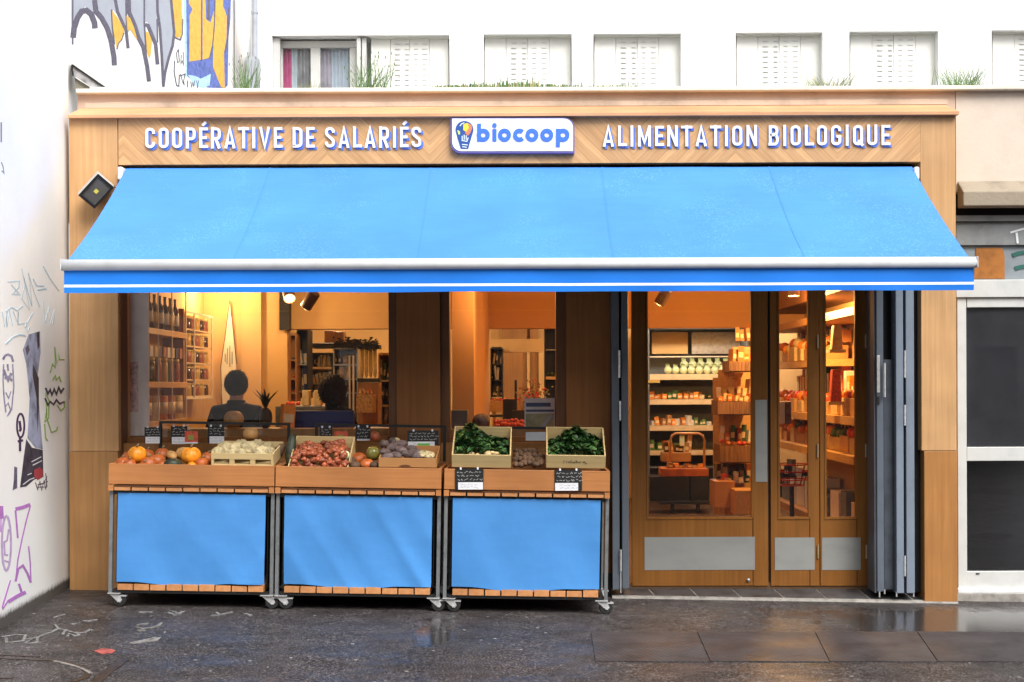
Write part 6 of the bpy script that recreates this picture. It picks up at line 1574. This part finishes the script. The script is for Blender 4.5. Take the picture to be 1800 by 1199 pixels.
# right room seen through the wide door leaf
PF = unit('produce_fridge', 1136, 572, 1316, 905, 7.3, .7, 'fridge', 'fridge', [(657.5, 10, 'shelfl'), (702, 9, 'shelfl'), (748, 9, 'shelfl'), (792, 8, 'shelfl'), (820, 3, 'fridge')], 'open fronted produce fridge with lit shelf edges behind the wide door leaf', 'fridge', t=6)
MB().pbox(1146, 584, 1209, 622, 7.7, 7.72).build('reflection_panel', M['cream'], PF); MB().pbox(1216, 584, 1306, 622, 7.7, 7.72).build('reflection_panel', M['galv'], PF)  # plain pale panels; the door glass's street reflection is put into their colour
MB().pbox(1141, 626, 1310, 628, 7.32, 7.34).build('rail', M['zinc'], PF); MB().pbox(1139, 668.2, 1160, 673, 7.29, 7.299).build('price_strip', M['jar_y'], PF)
goods(1168, 1292, 657, 18, 9, 7.34, ['fennel'], 'pale green fennel bulb in the front row on the top fridge shelf', 'fennel', 'front row of fennel on the top fridge shelf', 40, 'bulb')
goods(1196, 1300, 648, 18, 7, 7.55, ['fennel'], 'pale fennel bulb in the rear row on the top fridge shelf', 'fennel', 'rear row of fennel on the top fridge shelf', 41, 'bulb')
goods(1143, 1240, 702, 13, 10, 7.36, ['orange', 'bag', 'carton', 'leaf'], 'orange pack on the second fridge shelf', 'packet', 'packs on the second fridge shelf', 42)
goods(1143, 1215, 748, 14, 8, 7.36, ['orange', 'carton', 'paper'], 'orange pack on the third fridge shelf', 'packet', 'packs on the third fridge shelf', 43)
goods(1143, 1215, 792, 22, 7, 7.36, ['leaf_l', 'carton', 'fennel', 'orange'], 'green or orange pack on the fourth fridge shelf', 'packet', 'packs on the fourth fridge shelf', 44)
tr = thing('platform_trolley', at(1205, 896, 6.1), 'platform trolley with an arched handle carrying crates inside the shop', 'trolley')
m = MB(); pts = [at(1178, 882, 6.35), at(1178, 775, 6.35), at(1181, 766, 6.35), at(1188, 762, 6.35), at(1228, 762, 6.35), at(1235, 766, 6.35), at(1238, 775, 6.35), at(1238, 882, 6.35)]
m.tube(pts, .016, 8); m.build('handle', pm('copper_tube', (.55, .3, .14), .35, .3, .1, 9), tr, smooth=True)
MB().pbox(1160, 881, 1248, 887, 5.9, 6.5).build('platform', M['black'], tr, bevel=.004)
for x in (1182, 1227):
    for y_ in (5.95, 6.4): MB().lathe([(.01, -.02), (.045, -.02), (.048, 0), (.045, .02), (.01, .02)], (at(x, 893, y_).x, y_, ZF + .05), 14, axis='x').build('wheel', M['rubber'], tr)
block('black_crate', 1142, 838, 1212, 880, 6.0, .4, 'black', 'black crate at the left of the platform trolley', 'crate'); block('black_crate', 1214, 838, 1246, 880, 6.0, .4, 'black', 'black crate at the right of the platform trolley', 'crate')
block('orange_tray', 1163, 824, 1246, 837.6, 6.0, .4, pm('orange_plastic', (.5, .13, .02), .5, 0, .2, 8), 'orange tray lying on the black crates of the trolley', 'tray')
goods(1172, 1238, 823.6, 8, 6, 6.1, ['orange', 'carton'], 'small box lying in the orange tray of the trolley', 'packet', 'boxes in the trolley tray', 46)
block('orange_tray', 1165, 796, 1215, 812, 6.6, .3, 'carton', 'brown tray of jars behind the trolley handle', 'tray')
goods(1168, 1212, 796, 22, 5, 6.65, ['carton', 'amber', 'orange'], 'brown box standing in the tray behind the trolley handle', 'packet', 'boxes in the tray behind the handle', 47)
# wooden display stand
ds = thing('display_stand', at(1290, 900, 3.4), 'tall orange wooden display stand with tilted baskets behind the wide door leaf', 'stand')
for k in range(4): MB().pbox(1254 + k * 9.2, 664 - k * 14, 1262.8 + k * 9.2, 905, 3.45 - .08 * k, 3.48 - .08 * k).build('board', M['shelfw'], ds)
MB().pbox(1288, 610, 1330, 905, 3.3, 3.36).build('back_panel', M['shelfw'], ds)
for (x0_, y0_, x1_, y1_) in ((1282, 636, 1322, 652), (1262, 706, 1322, 728), (1266, 784, 1322, 812)):
    m = MB(); m.pbox(x0_, y0_, x1_, y1_, 2.8, 2.82); m.pbox(x0_, y1_, x1_, y1_ + 2, 2.82, 3.28); m.pbox(x0_, y0_ - 2, x0_ + 1.6, y1_, 2.821, 3.28)
    m.build('basket', pm('slatted_basket', (.22, .12, .07), .6, 0, .4, 50, stretch=(1, 1, .05)), ds)
goods(1284, 1322, 636, 24, 3, 2.9, ['orange', 'carton', 'bag'], 'orange bag standing in the top basket of the display stand', 'bag', 'bags in the top basket', 50)
goods(1264, 1322, 706, 12, 7, 2.9, ['kuri', 'bag', 'orange'], 'packet standing in the middle basket of the display stand', 'packet', 'packets in the middle basket', 51)
goods(1268, 1322, 784, 12, 6, 2.9, ['tomato', 'orange', 'carton'], 'red fruit heaped in the lowest basket of the display stand', 'fruit', 'fruit in the lowest basket', 52, 'ball')
block('fruit_box', 1256, 846, 1292, 893, 2.7, .35, 'carton', 'upright orange carton at the foot of the display stand', 'box'); block('fruit_box', 1293, 862, 1330, 905, 2.4, .35, 'shelfw', 'low wooden box at the foot of the display stand near the door stile', 'box')
goods(1270, 1320, 850, 16, 5, 2.85, ['tomato', 'paper', 'leaf_d'], 'red packet lying above the boxes at the foot of the display stand', 'packet', 'packets at the foot of the stand', 53)
# right hand wall shelves, receding
rsf = thing('wall_shelving', (3.05, 3, ZF), 'long pale wooden wall shelving behind the two narrow door leaves', 'shelving')
MB().box(3.19, 1.0, ZF, 3.215, 5.0, ZC).build('back_panel', M['cream'], rsf)
for z_, dpt, mt in ((2.27, .42, 'panelw'), (1.33, .42, 'shelfw'), (1.0, .44, 'shelfw'), (.35, .44, 'panelw')):
    MB().box(3.19 - dpt, 1.0, z_ - .07, 3.189, 5.0, z_).build('shelf_board', M[mt], rsf)
MB().box(2.85, 2.65, 1.79, 3.189, 5.0, 1.86).build('shelf_board', M['shelfw'], rsf)
MB().box(2.72, 1.0, 2.42, 3.189, 5.0, ZC).build('header_panel', M['door_dark'], rsf)
rg = random.Random(3)
wl_lab = {1.86: 'second', 1.33: 'third', 1.0: 'fourth', .35: 'lowest'}
for z_ in (1.86, 1.33, 1.0, .35):
    for i in range(10):
        y_ = 1.2 + i * .38
        if z_ == 1.86 and y_ < 2.66: continue
        m = MB(); mt = rg.choice(['carton', 'shelfw', 'crate'] if z_ > .5 else ['black', 'fridge', 'paper']); h_ = rg.uniform(.1, .16) if z_ > .5 else rg.uniform(.2, .35)
        ry_ = Matrix.Translation(Vector((3.0, y_ + .17, 0))) @ Matrix.Rotation(rg.uniform(-.09, .09), 4, 'Z'); m.box(-.15, -.165 + rg.uniform(0, .04), z_ + .001, .15, .165 - rg.uniform(0, .04), z_ + h_, 0, ry_); nm = 'fruit_crate' if z_ > .5 else 'storage_box'
        tag(m.build(nm, M[mt], None, bevel=.005), '%s in the row on the %s board of the wall shelving' % ('wooden fruit crate' if z_ > .5 else 'dark storage box', wl_lab[z_]), 'crate' if z_ > .5 else 'box', 'boxes on the %s board of the wall shelving' % wl_lab[z_])
        if z_ > .5:
            for k in range(3):
                mt2 = rg.choice(['orange', 'tomato', 'kuri', 'leaf_l'] if z_ < 1.5 else ['kuri', 'orange', 'bag'])
                f = MB(); r_ = rg.uniform(.045, .06); f.ball((2.9 + .09 * (k % 2), y_ + .06 + k * .1, z_ + h_ + r_ * .6), r_, r_, r_, 12, 8); tag(f.build('fruit', M[mt2], None, smooth=True), 'fruit heaped in a crate on the %s board of the wall shelving' % wl_lab[z_], 'fruit', 'fruit on the %s board of the wall shelving' % wl_lab[z_])
for (px, y0_, y1_, Y_, mt, lab_) in ((1472, 572, 614, 1.7, 'bag', 'tall tan paper bag high behind the right narrow door leaf'), (1470, 650, 706, 1.7, 'redcard', 'tall dark red bag below the tan bag behind the right narrow door leaf')):
    c = at(px, y1_, Y_); m = MB(); h_ = (y1_ - y0_) * T(Y_); m.prism([(-.05, 0), (.05, 0), (.036, h_), (-.03, h_)], lambda u, v, d: (c.x + u, Y_ + .09 * d, c.z + v)); tag(m.build('paper_bag', M[mt], None, bevel=.004), lab_, 'bag')
    tag(MB().box(c.x - .07, Y_ - .01, c.z - .03, 2.86, Y_ + .14, c.z - .001).build('bracket_shelf', M['shelfl'], None), 'small pale bracket shelf under the %s bag' % ('tan' if mt == 'bag' else 'dark red'), 'shelf')
# red shopping basket on its stand behind the left narrow leaf
sb = thing('shopping_basket', at(1395, 880, 1.2), 'round red wire shopping basket behind the narrow door leaf with bags above', 'basket')
c = at(1394, 835, 1.2)
for k, (dz, rr_) in enumerate(((.09, .155), (.03, .15), (-.04, .13), (-.09, .1))):
    m = MB(); m.tube([(c.x + rr_ * math.cos(a), 1.25 + rr_ * math.sin(a), c.z + dz) for a in [i * 2 * math.pi / 24 for i in range(25)]], .006, 6); m.build('hoop', flat('red_wire', (.55, .03, .015), .35), sb)
m = MB()
for i in range(12):
    a = i * math.pi / 6; m.tube([(c.x + .155 * math.cos(a), 1.25 + .155 * math.sin(a), c.z + .09), (c.x + .1 * math.cos(a), 1.25 + .1 * math.sin(a), c.z - .09)], .003, 5)
m.tube([(c.x, 1.25, c.z - .09), (c.x, 1.25, ZF)], .02, 8); m.lathe([(.12, 0), (.12, .02), (.02, .03)], (c.x, 1.25, ZF), 18); m.build('stand', M['black'], sb)
goods(1380, 1408, 838, 24, 3, 1.22, ['fridge', 'paper', 'black'], 'dark packet standing in the red wire basket', 'packet', 'packets in the red wire basket', 60)
for i, x in enumerate((1370, 1381)): block('shopping_bag', x, 706, x + 10, 745, 1.5, .06, 'beet' if i else 'paper', '%s hanging shopping bag behind the left edge of the narrow door leaf' % ('purple brown' if i else 'white'), 'bag')

# more stock on the shelves
goods(1143, 1250, 700, 9, 14, 7.5, ['leaf', 'jar_y', 'carton', 'paper', 'tomato'], 'small mixed pack at the rear of the second fridge shelf', 'packet', 'rear packs on the second fridge shelf', 70)
goods(1216, 1250, 748, 12, 5, 7.36, ['leaf_l', 'jar_y', 'paper'], 'green or pale pack at the right of the third fridge shelf', 'packet', 'right hand packs on the third fridge shelf', 71)
goods(1262, 1322, 700, 26, 6, 3.05, ['bag', 'carton', 'kuri', 'jar_y', 'paper'], 'upright packet at the rear of the middle basket of the display stand', 'packet', 'rear packets in the middle basket', 73)
goods(1266, 1322, 778, 24, 6, 3.05, ['kuri', 'orange', 'redcard', 'leaf', 'paper'], 'bright packet at the rear of the lowest basket of the display stand', 'packet', 'rear packets in the lowest basket', 74)
goods(1258, 1322, 846, 34, 7, 3.1, ['fridge', 'paper', 'redcard', 'amber', 'kuri', 'leaf_d'], 'dark or red packet between the lowest basket and the boxes below it', 'packet', 'packets under the lowest basket', 75)
goods(1294, 1328, 600, 30, 4, 3.31, ['bag', 'carton', 'orange'], 'tan packet on the very top of the display stand', 'packet', 'packets on top of the display stand', 76)
rg = random.Random(31)
for z_ in (1.86, 1.33, 1.0):
    for i in range(26):
        y_ = 1.15 + i * .145
        if z_ == 1.86 and y_ < 2.66: continue
        m = MB(); h_ = rg.uniform(.12, .3); w_ = rg.uniform(.04, .06); mt = rg.choice(['bag', 'paper', 'redcard', 'jar_y', 'leaf', 'kuri', 'carton', 'amber', 'orange'])
        m.box(3.08, y_, z_ + .165, 3.17, y_ + 2 * w_, z_ + .165 + h_); m.box(3.078, y_ + .01, z_ + .2, 3.0795, y_ + 2 * w_ - .01, z_ + .165 + h_ * .7, 1)
        tag(m.build('packet', [M[mt], M['shelfl']], None, bevel=.004), 'coloured packet standing behind the crates on the %s board of the wall shelving' % wl_lab[z_], 'packet', 'packets behind the crates on the %s board' % wl_lab[z_])
for i in range(10):
    y_ = .58 + i * .11; k = ('jar_y', 'olive', 'jar_r')[i % 3]
    proto_copy(PC, ('j', k), jar_mesh(k, .2, .042), (-3.2, y_, zmid + .001), {'jar_y': 'yellow', 'jar_r': 'red', 'olive': 'olive green'}[k] + ' jar in the rear row of the middle wall shelf in the left window', 'jar', {'jar_y': 'rear yellow', 'jar_r': 'rear red', 'olive': 'rear olive'}[k] + ' jars on the middle wall shelf')
for i in range(8):
    y_ = .62 + i * .13; k = ('paper', 'bag', 'navy', 'jar_r')[i % 4]; m = MB(); m.box(-3.13, y_, zmid + .205, -3.05, y_ + .09, zmid + .205 + .09); 
    tag(m.build('small_box', M[k], None, bevel=.004), 'small %s box stacked on the jars of the middle wall shelf' % {'paper': 'white', 'bag': 'kraft', 'navy': 'navy', 'jar_r': 'red brown'}[k], 'box', '%s boxes on the middle wall shelf jars' % {'paper': 'white', 'bag': 'kraft', 'navy': 'navy', 'jar_r': 'red brown'}[k])
